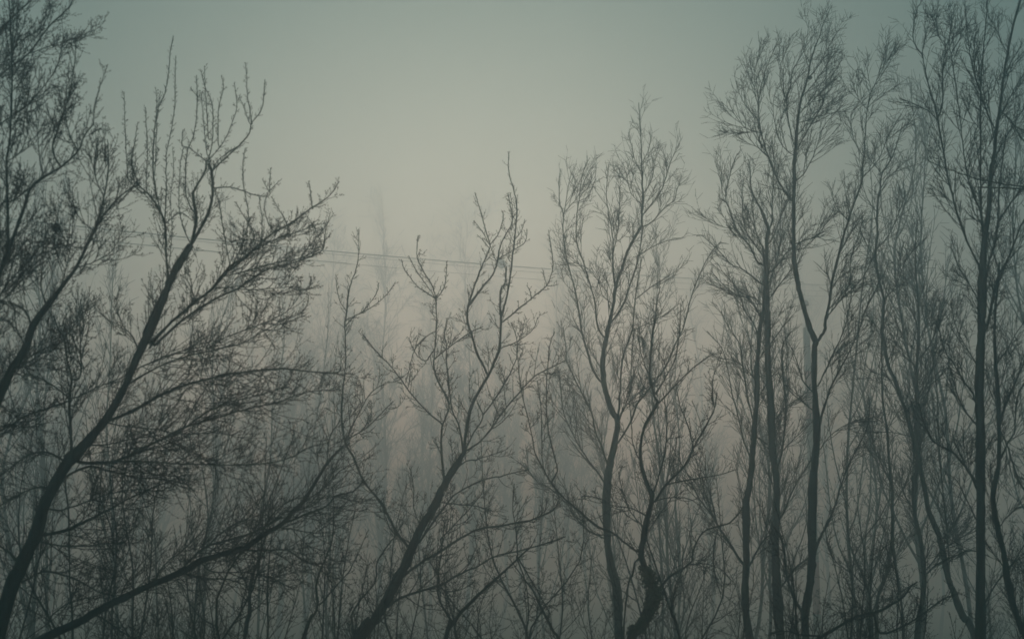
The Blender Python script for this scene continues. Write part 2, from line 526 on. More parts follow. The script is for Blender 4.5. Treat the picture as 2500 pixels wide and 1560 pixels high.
# ---- far-left tree, trunk outside the frame
def far_left_tree():
    t = Tree('bare_tree', 'budding tree at the far left edge, its trunk hidden beyond the frame', 11.2, 'near',
             T('-190,1620 -150,1400 -105,1220 -60,1080 0,965 26,906 63,848 79,797 114,749 148,704 185,654 209,606 230,564 254,479 265,400 262,340', 40, 34, 28, 22, 12, 7, 2.5),
             group='trees in the front row', seed=1, trunk_f0=0.45, dens=1.25)
    limbs(t, [
        ('209,606 228,564 252,528 280,493 305,470 328,455 345,447', 12, 5),
        ('79,797 60,760 30,740 0,735', 8, 4),
        ('-60,1080 -40,900 -20,760 0,665 21,612 37,564 58,511 74,461 106,434 148,408 190,370 206,331 228,304', 20, 5),
        ('228,304 230,265 238,230 246,206 262,159', 4, 2.5, dict(style='near', lmul=0.3)),
        ('148,408 132,380 128,352 140,320 148,291 164,251 175,198 183,146 185,106', 7, 2.5, dict(lmul=0.8)),
        ('-20,760 -5,600 0,503 32,490 69,461', 9, 6),
        ('21,612 18,500 16,397 24,331 29,225 29,164 26,79 22,0', 11, 5, dict(lmul=0.85)),
        ('-40,900 -50,600 -45,380 -30,230 0,185 69,132 119,66 159,29 183,-8', 14, 5, dict(lmul=0.85)),
        ('69,132 106,119 159,100 193,90 217,77 229,62', 5, 2.5, dict(lmul=0.85)),
        ('-45,380 -30,150 0,79 34,40 74,3 95,-18', 12, 6, dict(lmul=0.85)),
        ('-30,190 0,159 48,103 98,71 118,40 132,5', 5, 2.5, dict(lmul=0.8)),
        ('-45,400 -20,325 0,304 63,259 95,225 119,196 140,159 151,119 161,80', 7, 2.5, dict(lmul=0.85)),
        ('34,40 30,10 25,-15', 5, 3), ('29,225 28,160 30,100 34,45', 6, 4),
        ('-20,760 0,740 40,700 90,640 130,610 165,600', 6, 3),
        ('148,704 165,640 175,585 178,540', 5, 2.5), ('185,654 230,640 275,610 300,560', 5, 3),
        ('-60,1080 -20,1060 26,1038 66,1014 119,996 160,985', 7, 4),
        ('0,965 40,900 90,860 152,835', 8, 4), ('26,906 60,890 100,865 150,850 190,845', 6, 3),
        ('114,749 100,700 105,640 118,590', 5, 2.5),
        ('190,370 170,330 160,280 168,225', 5, 2.4), ('254,479 235,440 230,390 240,340', 5, 2.4), ('328,455 325,420 335,385', 4, 2.4),
        ('106,434 96,380 92,320 97,262', 5, 2.4), ('16,397 50,370 66,330 72,280', 5, 2.4), ('63,848 40,800 35,760 20,720', 6, 3),
        ('29,225 50,200 60,165', 4, 2.4), ('63,259 72,220 70,180', 4, 2.2), ('74,461 50,440 30,430', 5, 2.6), ('-20,760 20,690 60,650 100,600 118,560', 7, 3),
        ('230,564 200,540 180,500 176,455', 5, 2.4), ('209,606 175,600 150,570 140,530', 5, 2.4),
    ])
    return t

# ---- big leaning tree on the left
def left_tree():
    t = Tree('bare_tree', 'big dark budding tree leaning right from the bottom left corner', 13.0, 'near',
             T('8,1504 50,1385 87,1305 106,1239 127,1194 164,1131 206,1086 254,1030 304,945 341,858 370,800 400,730 413,691 440,640 466,598', 46, 38, 31, 27, 25, 22),
             group='trees in the front row', seed=2, trunk_f0=0.5, dens=1.25)
    limbs(t, [
        ('466,598 479,537 471,479 480,455 500,420 503,395', 13, 6, dict(lmul=0.5)),
        ('466,598 488,560 503,532 513,506 519,466 516,418 509,400', 15, 8, dict(lmul=0.5)),
        ('413,691 405,620 402,548 378,493 339,453 315,430', 10, 4, dict(lmul=0.7)),
        ('352,813 385,740 410,690', 12, 10),
        ('370,834 420,785 482,733 519,704 558,654 593,630 640,590 675,564 714,543 757,511 789,490 810,472 828,443', 13, 3, dict(lmul=0.6)),
        ('519,704 540,675 575,650 620,612 660,590 700,575 745,560 770,540', 8, 3),
        ('380,840 450,778 529,728 582,704 635,667 675,651 714,643 767,622 789,606 794,572 802,532', 11, 3, dict(lmul=0.6)),
        ('543,675 601,662 660,645 738,630 770,610', 6, 2.5), ('519,704 561,702 609,708 677,704 714,701 751,709', 5, 2.5),
        ('264,1027 304,1012 357,985 384,969 423,951 463,937 500,927 556,914 622,906 688,900 741,906 820,910 832,895', 13, 5, dict(style='wild')),
        ('185,1125 238,1131 291,1123 344,1096 397,1072 436,1054 500,1009 529,995 556,982 635,964 700,945', 13, 3, dict(style='wild')),
        ('397,1072 450,1043 529,1020 609,996 675,982 741,959 820,951', 8, 3, dict(style='wild')),
        ('240,1128 310,1126 370,1128 450,1133 476,1133 556,1135 648,1131 714,1115 749,1094 789,1083', 8, 3, dict(style='wild')),
        ('148,1170 185,1150 225,1138 270,1150 330,1165 400,1170 470,1185', 10, 4, dict(style='wild')),
        ('100,1306 159,1295 212,1271 265,1245 317,1216 384,1186 440,1165', 13, 4, dict(style='wild')),
        ('93,1319 146,1332 212,1332 265,1327 339,1324', 7, 4, dict(style='wild')),
        ('56,1419 106,1395 164,1406 201,1422 238,1443 278,1456', 7, 4, dict(style='wild')),
        ('40,1366 24,1350 0,1332 -35,1300', 10, 6),
        ('164,1131 120,1105 79,1107 53,1120 0,1162 -35,1190', 9, 4),
        ('127,1194 90,1190 40,1210 0,1235 -30,1260', 7, 3),
        ('175,1104 172,1038 169,972 175,927 164,879 156,826 143,805 130,770', 11, 5),
        ('169,972 190,969 238,945 278,930 304,919', 6, 4), ('166,970 132,943 100,925 79,916 61,898 50,870', 6, 3),
        ('164,980 119,996 66,1014 26,1038 0,1067 -25,1095', 7, 4),
        ('175,927 193,924 198,893 196,848 204,800 200,760 196,731', 7, 4),
        ('156,826 177,800 190,770 215,735', 5, 3),
        ('304,945 350,915 400,890 450,872 520,855 590,838 640,810 690,780', 8, 3, dict(style='wild')),
        ('323,906 380,880 440,858 500,845 560,820', 6, 3, dict(style='wild')),
        ('341,858 322,820 300,795 285,750', 6, 3),
        ('254,1030 300,1040 380,1048 450,1060 520,1055', 6, 3, dict(style='wild')),
        ('206,1086 260,1085 330,1070 400,1062', 6, 3, dict(style='wild')),
        ('106,1239 150,1245 210,1225 270,1205 330,1195 400,1200', 7, 3, dict(style='wild')),
        # upright shoots of the crown
        ('519,417 548,388 583,357 607,328 615,301 638,269 644,232 646,195', 6, 3.4, SH),
        ('615,298 604,232 602,190 599,153', 3.5, 2.6, SH), ('609,301 596,265 583,232', 3, 2.2, SH),
        ('522,378 551,338 570,290 578,259 572,203', 3.6, 2.4, SH),
        ('533,351 533,272 540,240 546,214 540,185', 3.6, 2.4, SH),
        ('509,391 519,338 518,256 501,214 489,169', 3.8, 2.4, SH), ('509,338 505,280 501,219 499,161', 3.4, 2.4, SH),
        ('506,378 500,330 495,272 490,224', 3.4, 2.4, SH), ('474,520 460,495 453,460 456,378 474,325 481,259 480,185', 5, 2.8, SH),
        ('517,258 495,246 480,233 464,216', 3, 2.2, SH), ('509,396 485,380 464,362 445,358', 4, 3, SH),
        ('445,358 444,351 446,317', 4, 3, SH), ('402,548 385,490 374,417 376,338 384,272 403,227 413,166 415,130 423,88', 6, 2.6, SH),
        ('378,420 382,317 383,259 380,214', 3, 2.2, SH), ('384,290 388,250 392,222', 3, 2, SH),
        ('405,600 402,540 406,480 406,383 419,312 427,259 427,206 429,137', 4.4, 2.6, SH), ('412,650 420,560 416,484 424,417 421,359', 3.2, 2.2, SH),
        ('466,598 446,550 437,500 440,404 448,360', 4, 2.6, SH), ('522,460 556,457 588,465 628,478 657,478 658,450 661,409', 4.5, 2.8, SH),
        ('658,466 672,452 686,439', 3, 2.2, SH), ('658,470 648,452 640,437', 3, 2.2, SH),
        ('590,610 603,559 606,516 595,458 593,400 599,362', 4, 3, SH), ('619,590 619,569 598,532 574,493', 4, 2.6, SH),
        ('708,575 695,535 680,510 662,480', 4, 2.8, SH), ('762,508 757,461 753,442', 4, 3, SH),
        ('583,357 560,370 530,395 520,412', 4, 3, SH), ('672,568 655,545 645,500 655,470', 3.5, 2.4, SH),
        ('560,640 545,560 535,500 520,450', 4, 2.6, SH), ('636,600 640,540 632,480', 3.5, 2.4, SH),
        ('339,453 322,400 330,340 336,300', 4, 2.4, SH), ('378,493 358,460 360,380 358,320 355,262', 4, 2.4, SH),
        ('345,470 315,440 310,400 306,330 303,225', 4, 2.4, SH), ('402,548 440,520 470,540', 4, 3, SH),
        ('789,606 770,560 745,520', 3, 2.2, SH), ('740,620 790,560 815,520', 3, 2, SH),
        ('700,780 740,760 752,735 753,720', 4, 2.6, SH), ('560,820 640,790 700,760 740,710', 5, 2.6),
        ('640,590 600,585 560,590', 4, 2.4), ('480,740 460,690 440,670', 4, 2.4),
    ])
    return t

# ---- long low limb that crosses the lower left
def low_left_tree():
    t = Tree('bare_tree', 'slender tree leaning far right low across the bottom left', 14.5, 'wild',
             T('-50,1636 30,1594 106,1557 185,1522 238,1491 291,1464 370,1427 450,1393 490,1369 543,1353 598,1337 635,1311 688,1279 714,1250 744,1221 767,1181 799,1131 820,1107 838,1090', 26, 24, 20, 16, 12, 7),
             group='trees in the front row', seed=3, trunk_f0=0.4)
    limbs(t, [
        ('450,1382 476,1356 508,1332 556,1319 609,1303 648,1284 688,1262', 8, 7),
        ('508,1332 537,1303 569,1282 609,1263 630,1231 646,1205', 6, 4),
        ('688,1279 741,1258 794,1237 820,1210 860,1200 887,1176', 9, 4),
        ('598,1343 648,1343 701,1343 741,1369 794,1385 830,1385', 7, 3),
        ('450,1398 495,1411 556,1414 603,1430 650,1445', 7, 3),
        ('130,1545 119,1512 159,1477 212,1459 260,1450', 6, 3), ('233,1500 262,1517 291,1538 330,1560', 6, 4),
        ('645,1290 660,1260 700,1225 735,1215 750,1210', 4, 3), ('799,1131 800,1100 808,1060 832,1025', 5, 3),
        ('744,1225 790,1190 830,1150 870,1125', 5, 3), ('490,1372 520,1395 600,1398 660,1410 720,1440', 5, 3),
        ('370,1427 400,1380 450,1340 500,1290', 6, 3), ('291,1464 310,1420 350,1370 380,1340', 5, 3),
        ('635,1311 660,1290 700,1290 760,1300 820,1300', 6, 3), ('714,1250 770,1230 820,1180', 5, 3),
    ], dens=1.15)
    return t

# ---- centre tree
def centre_tree():
    t = Tree('bare_tree', 'leaning tree in the middle of the photo with knobbly twigs and open forks', 19.0, 'bud',
             T('876,1557 903,1528 937,1477 964,1425 990,1377 1009,1329 1035,1276 1062,1234 1083,1186 1120,1126 1133,1102', 35, 30, 26, 22, 14),
             group='trees in the front row', seed=4, dens=1.0, trunk_f0=0.6)
    o = dict(lmul=0.6)
    limbs(t, [
        ('1133,1102 1138,1054 1146,1009 1162,967 1191,919 1215,864 1220,843 1223,776 1221,742 1223,707 1233,689 1236,650', 14, 5, o),
        ('1223,776 1231,747 1241,707 1249,641 1254,601 1260,548 1262,509 1257,474 1244,429 1241,403 1243,370', 8, 2.6, dict(lmul=0.33)),
        ('998,1335 972,1305 951,1266 929,1226 887,1173 863,1117 842,1078 834,1025 836,959 842,906 844,853 842,800 849,731 857,691 871,651 876,598 875,559', 10, 2.8, dict(lmul=0.5)),
        ('842,1078 860,1065 900,1040 940,1000 960,980', 5, 3), ('845,1075 870,1020 905,960 950,930', 5, 3),
        ('840,800 862,775 888,758 918,718 925,690', 4, 2.6, SH), ('845,781 880,765 915,745 945,718 966,688', 4, 2.6, SH),
        ('846,760 830,735 822,700 820,670', 3.4, 2.2, SH),
        ('982,1406 1035,1369 1080,1343 1115,1319 1167,1292 1220,1284 1263,1276 1300,1268 1350,1245 1363,1223', 11, 5),
        ('948,1480 977,1459 1035,1440 1080,1425 1128,1398 1167,1382 1207,1358 1263,1345 1313,1332 1380,1310', 9, 4),
        ('1022,1324 1056,1276 1088,1234 1107,1210 1141,1189 1181,1171 1231,1160 1290,1145', 8, 4, o),
        ('1075,1319 1101,1290 1141,1247 1175,1205 1183,1173', 5, 3, o),
        ('1085,1180 1081,1140 1077,1094 1080,1041 1096,996 1090,970 1069,930 1059,895 1061,856 1065,803 1065,750 1064,731 1053,694 1032,660 1019,630 1018,601 1022,575', 9, 2.6, dict(lmul=0.45)),
        ('1064,731 1083,705 1090,667 1090,638', 3.6, 2.4, SH), ('1062,728 1035,710 1019,699 990,662 979,633', 4, 2.4, SH),
        ('1059,722 1045,702 1014,657 998,624', 3.6, 2.4, SH),
        ('1130,1100 1122,1045 1101,993 1096,935 1090,882 1090,843 1085,816 1092,776', 7, 3, o),
        ('1080,1036 1048,1009 1006,964 979,927 953,893 921,861 900,835 885,815', 6, 3, o),
        ('1191,914 1165,864 1151,816 1141,782 1143,747 1157,702 1175,654 1194,609 1196,599 1186,562 1175,522 1167,495 1159,470', 9, 2.6, dict(lmul=0.36)),
        ('1196,599 1217,570 1228,535 1228,517', 3.4, 2.4, SH), ('1194,596 1178,567 1157,539', 3.2, 2.2, SH), ('1192,603 1180,588 1165,574', 3, 2.2, SH),
        ('1146,745 1180,699 1204,670 1215,636 1223,596 1249,546 1247,509 1240,472', 8, 2.6, dict(lmul=0.33)),
        ('1217,632 1235,622 1247,615', 4, 3, SH), ('1215,640 1205,625 1200,605', 3, 2, SH), ('1249,560 1252,520 1245,470', 3, 2, SH),
        ('1225,787 1248,770 1270,750 1302,726 1334,697 1347,667 1350,641 1344,596 1339,562', 6, 2.8, SH),
        ('1334,697 1330,680 1327,660', 3, 2.2, SH), ('1334,698 1350,698 1363,694', 3, 2.2, SH), ('1297,728 1294,712 1286,697', 3.4, 2.4, SH),
        ('1250,612 1278,596 1286,575 1286,559', 3, 2.2, SH), ('1254,588 1273,564 1281,535', 3, 2.2, SH), ('1253,600 1268,592 1275,565', 3, 2, SH),
        ('1133,1104 1165,1083 1191,1057 1231,1001 1270,956 1305,919 1350,895 1381,880', 7, 4),
        ('1138,1094 1154,1060 1175,1028 1178,1009 1165,983', 6, 4, o), ('1178,1014 1199,988 1233,935 1249,903 1262,869 1261,824 1247,787', 6, 3, o),
        ('1220,850 1250,840 1270,829 1300,805 1313,775', 4, 2.6, o), ('1062,876 1093,850 1146,813 1180,797', 5, 3, o),
        ('1055,860 1040,880 1020,870 1006,845 995,822', 4, 2.4, o), ('1060,810 1030,830 1010,860 1000,900 990,935', 4, 2.6, o),
        ('1009,1329 960,1300 940,1260 930,1220', 5, 3, o), ('1090,1180 1130,1130 1170,1120 1230,1100', 5, 3),
        ('1070,1225 1110,1230 1160,1235 1200,1245', 5, 3), ('1030,1290 1010,1240 1010,1190 1000,1140', 4, 2.4, o),
    ])
    return t

def ridge_tree():
    """the smooth-barked tree right of centre"""
    t = Tree('bare_tree', 'fine-twigged forked tree right of centre with one tall pointed top', 24.0, 'fine',
             T('1512,1557 1509,1477 1504,1425 1490,1372 1483,1319 1480,1239 1485,1160 1490,1131 1501,1078 1508,1030 1496,1006 1483,972 1473,927 1473,866 1480,826 1485,800 1490,781 1497,744 1504,696 1520,651 1533,612 1549,580 1565,553 1567,524 1570,479 1568,440 1566,385 1564,316 1559,251',
               27, 25, 21, 17, 13, 10, 8, 5.5, 2.4),
             group='trees in the front row', seed=5, bark=M_BARK2, dens=0.9, trunk_f0=0.62)
    lo = dict(lmul=0.6)
    limbs(t, [
        ('1472,938 1448,903 1432,853 1422,816 1416,781 1406,717 1393,670 1382,625 1377,585 1374,559 1375,522 1366,493 1365,440 1369,413', 9, 2.6, lo),
        ('1377,522 1385,471 1393,432 1408,400', 3.4, 2, lo), ('1377,520 1406,487 1419,461 1435,424 1448,405', 3.6, 2, lo),
        ('1478,828 1459,797 1451,731 1435,678 1422,633 1408,590 1408,532 1414,487 1422,426 1440,385', 7, 2.2, lo),
        ('1500,694 1496,638 1496,585 1488,532 1480,479 1483,432 1487,400', 6.5, 2.2, lo), ('1498,612 1509,559 1512,506 1514,450 1512,410', 4, 2, lo),
        ('1490,790 1520,747 1538,696 1554,646 1565,590 1570,551', 7, 5, lo),
        ('1567,527 1591,498 1615,463 1628,426 1640,390 1660,350', 5.4, 2, lo), ('1570,553 1591,543 1617,514 1647,487 1654,458 1681,434', 4.6, 2, lo),
        ('1565,620 1604,598 1640,585 1670,580', 4, 2, lo), ('1509,1025 1512,985 1517,906 1522,866 1543,808 1546,784 1551,731 1559,678 1567,633', 8, 4, lo),
        ('1514,1020 1538,956 1541,906 1543,853 1550,800', 5, 3, lo),
        ('1505,1086 1538,1033 1557,985 1586,948 1623,898 1652,834 1668,800 1686,731 1705,678 1734,620 1760,590', 8, 3, lo),
        ('1488,1150 1469,1091 1453,1051 1443,1004 1414,948 1385,882 1382,850 1375,800', 7, 3), ('1480,1185 1464,1160 1432,1117 1406,1075 1377,1012 1369,948 1366,906', 6, 3),
        ('1480,1311 1469,1311 1430,1290 1400,1255 1380,1225 1340,1190 1310,1175 1280,1130', 7, 3),
        ('1567,480 1590,440 1598,400 1606,360', 4, 1.8, lo), ('1566,420 1550,390 1542,350', 3.5, 1.8, lo),
        ('1566,400 1582,370 1590,330', 3.2, 1.6, lo), ('1565,500 1540,470 1530,430 1520,395', 3.6, 1.8, lo),
        ('1455,400 1452,440 1440,470', 2, 3), ('1497,744 1470,720 1462,690 1440,660 1400,640', 4, 2, lo),
        ('1551,731 1590,700 1640,670 1680,640', 4.5, 2, lo), ('1543,808 1580,790 1620,770 1660,740', 4.5, 2, lo),
        ('1508,1040 1520,1000 1560,960 1600,930', 4, 2.4),
    ])
    return t

def ivy_tree():
    t = Tree('bare_tree', 'crooked dark tree with ivy climbing round its lower trunk', 18.0, 'bud',
             T('1535,1580 1558,1540 1576,1510 1591,1477 1596,1446 1580,1398 1565,1358 1570,1319 1580,1266 1591,1226 1588,1200 1583,1192 1565,1131 1565,1078 1578,1033 1604,985 1596,964 1586,919 1588,866 1591,826 1598,780',
               21, 20, 19, 16, 12, 9, 7, 3),
             group='trees in the front row', seed=6, dens=0.8, base_x=-1.1, trunk_f0=0.55)
    lo = dict(lmul=0.6)
    limbs(t, [
        ('1558,1343 1549,1343 1499,1303 1460,1285 1405,1240 1374,1213 1345,1178 1328,1147 1307,1107 1297,1054 1278,975 1268,919 1261,850', 9, 3, lo),
        ('1345,1178 1360,1150 1355,1120 1339,1054 1334,1001 1336,909 1344,835 1355,811', 6, 2.8, lo),
        ('1328,1147 1323,1107 1321,1001 1312,930', 4, 2.6, lo),
        ('1609,983 1644,946 1692,898 1744,861', 6, 3, lo),
        ('1600,1222 1625,1184 1670,1139 1692,1096 1721,1043 1744,998 1750,959', 10, 4),
        ('1600,1446 1615,1430 1641,1403 1686,1374 1692,1345 1713,1303 1744,1287 1776,1279 1800,1258 1814,1237', 9, 4, lo),
        ('1628,1182 1684,1171 1752,1160 1800,1145', 5, 3, lo), ('1680,1378 1720,1376 1760,1390 1790,1420', 4, 2.6, lo),
        ('1565,1358 1550,1375 1545,1400 1533,1430 1525,1504 1522,1557', 7, 6, lo),
        ('1591,1226 1630,1215 1680,1217 1710,1235', 5, 3, lo), ('1591,1216 1612,1150 1625,1090 1628,1020 1620,960', 6, 3, lo),
        ('1565,1131 1545,1080 1540,1010 1530,960', 4, 2.6, lo), ('1596,964 1620,930 1650,870 1660,800 1662,740', 5, 2.6, lo),
        ('1586,919 1570,880 1560,830 1565,780', 4, 2.4, lo), ('1575,1290 1540,1250 1520,1200 1510,1150', 5, 3, lo),
        ('1580,1260 1540,1240 1500,1235 1460,1215 1420,1210', 6, 3), ('1570,1319 1600,1270 1640,1215', 5, 3, lo),
        ('1591,826 1600,780 1605,730 1612,700', 4, 2.4, lo),
        ('1693,1100 1680,1040 1660,990 1650,940', 5, 2.6, lo), ('1744,998 1740,930 1760,860', 4, 2.4, lo),
    ])
    # ivy: stems twisting up the trunk with overlapping leaves
    P_, R_ = t.trunk_line
    s = t.s
    sel = (P_[:, 2] < W(0, 1385, t.d)[2])
    Pi, Ri = P_[sel], R_[sel]
    iv = empty('ivy_plant', tuple(Pi[0]), 'dark glossy ivy wrapped round the crooked lower trunk right of centre', 'ivy')
    st = []
    for k in range(4):
        n = len(Pi) * 4
        u = np.linspace(0, len(Pi) - 1, n)
        c = np.stack([np.interp(u, np.arange(len(Pi)), Pi[:, j]) for j in range(3)], -1)
        r = np.interp(u, np.arange(len(Pi)), Ri) + 0.01
        a = k * 1.6 + u * 0.28 * (1 if k % 2 else -1)
        c = c + np.stack([np.cos(a) * r, np.sin(a) * r, 0 * a], -1)
        st.append(tubes(c[None], np.full((1, n), 0.010), 5))
    V, F = join(st)
    mesh_obj('stem', V, F, M_BARK2, iv, origin=Pi[0])
    n = 5200
    u = RNG.random(n) ** 0.8 * (len(Pi) - 1)
    c = np.stack([np.interp(u, np.arange(len(Pi)), Pi[:, j]) for j in range(3)], -1)
    lump = 0.55 + 0.75 * (0.5 + 0.5 * np.sin(c[:, 2] * 9.0 + 1.0 + 1.7 * np.sin(c[:, 2] * 3.1)))
    r = np.interp(u, np.arange(len(Pi)), Ri) + 0.004 + 0.052 * RNG.random(n) ** 1.5 * lump
    a = RNG.random(n) * 2 * math.pi
    out = np.stack([np.cos(a), np.sin(a), 0.3 * RNG.standard_normal(n)], -1)
    c = c + out * r[:, None]
    nrm = norm(out + 0.5 * RNG.standard_normal((n, 3)))
    up = np.zeros((n, 3)); up[:, 2] = -1
    x = norm(np.cross(nrm, up)); y = np.cross(nrm, x)
    sz = (0.015 + 0.014 * RNG.random(n))[:, None]
    leaf = [(-0.15, 0.0), (-0.8, 0.25), (-0.55, 0.75), (0.0, 1.35), (0.55, 0.75), (0.8, 0.25)]
    V = np.stack([c + sz * (lx * x + ly * y + (0.12 if abs(lx) > 0.5 else 0) * nrm) for lx, ly in leaf], 1).reshape(-1, 3)
    b = np.arange(n)[:, None] * 6
    F = np.concatenate([b + np.array(q)[None] for q in ((0, 1, 2, 3), (0, 3, 4, 5))])
    m, nn, l, bs = new_mat('ivy_leaf')
    g = nn.new('ShaderNodeNewGeometry'); cr = nn.new('ShaderNodeValToRGB')
    cr.color_ramp.elements[0].color = (0.012, 0.04, 0.016, 1); cr.color_ramp.elements[1].color = (0.035, 0.085, 0.03, 1)
    l.new(g.outputs['Random Per Island'], cr.inputs[0]); l.new(cr.outputs[0], bs.inputs['Base Color'])
    bs.inputs['Roughness'].default_value = 0.45
    tag(mesh_obj('leaves', V, F, m, iv, smooth=False, origin=Pi[0]), kind='stuff')
    return t

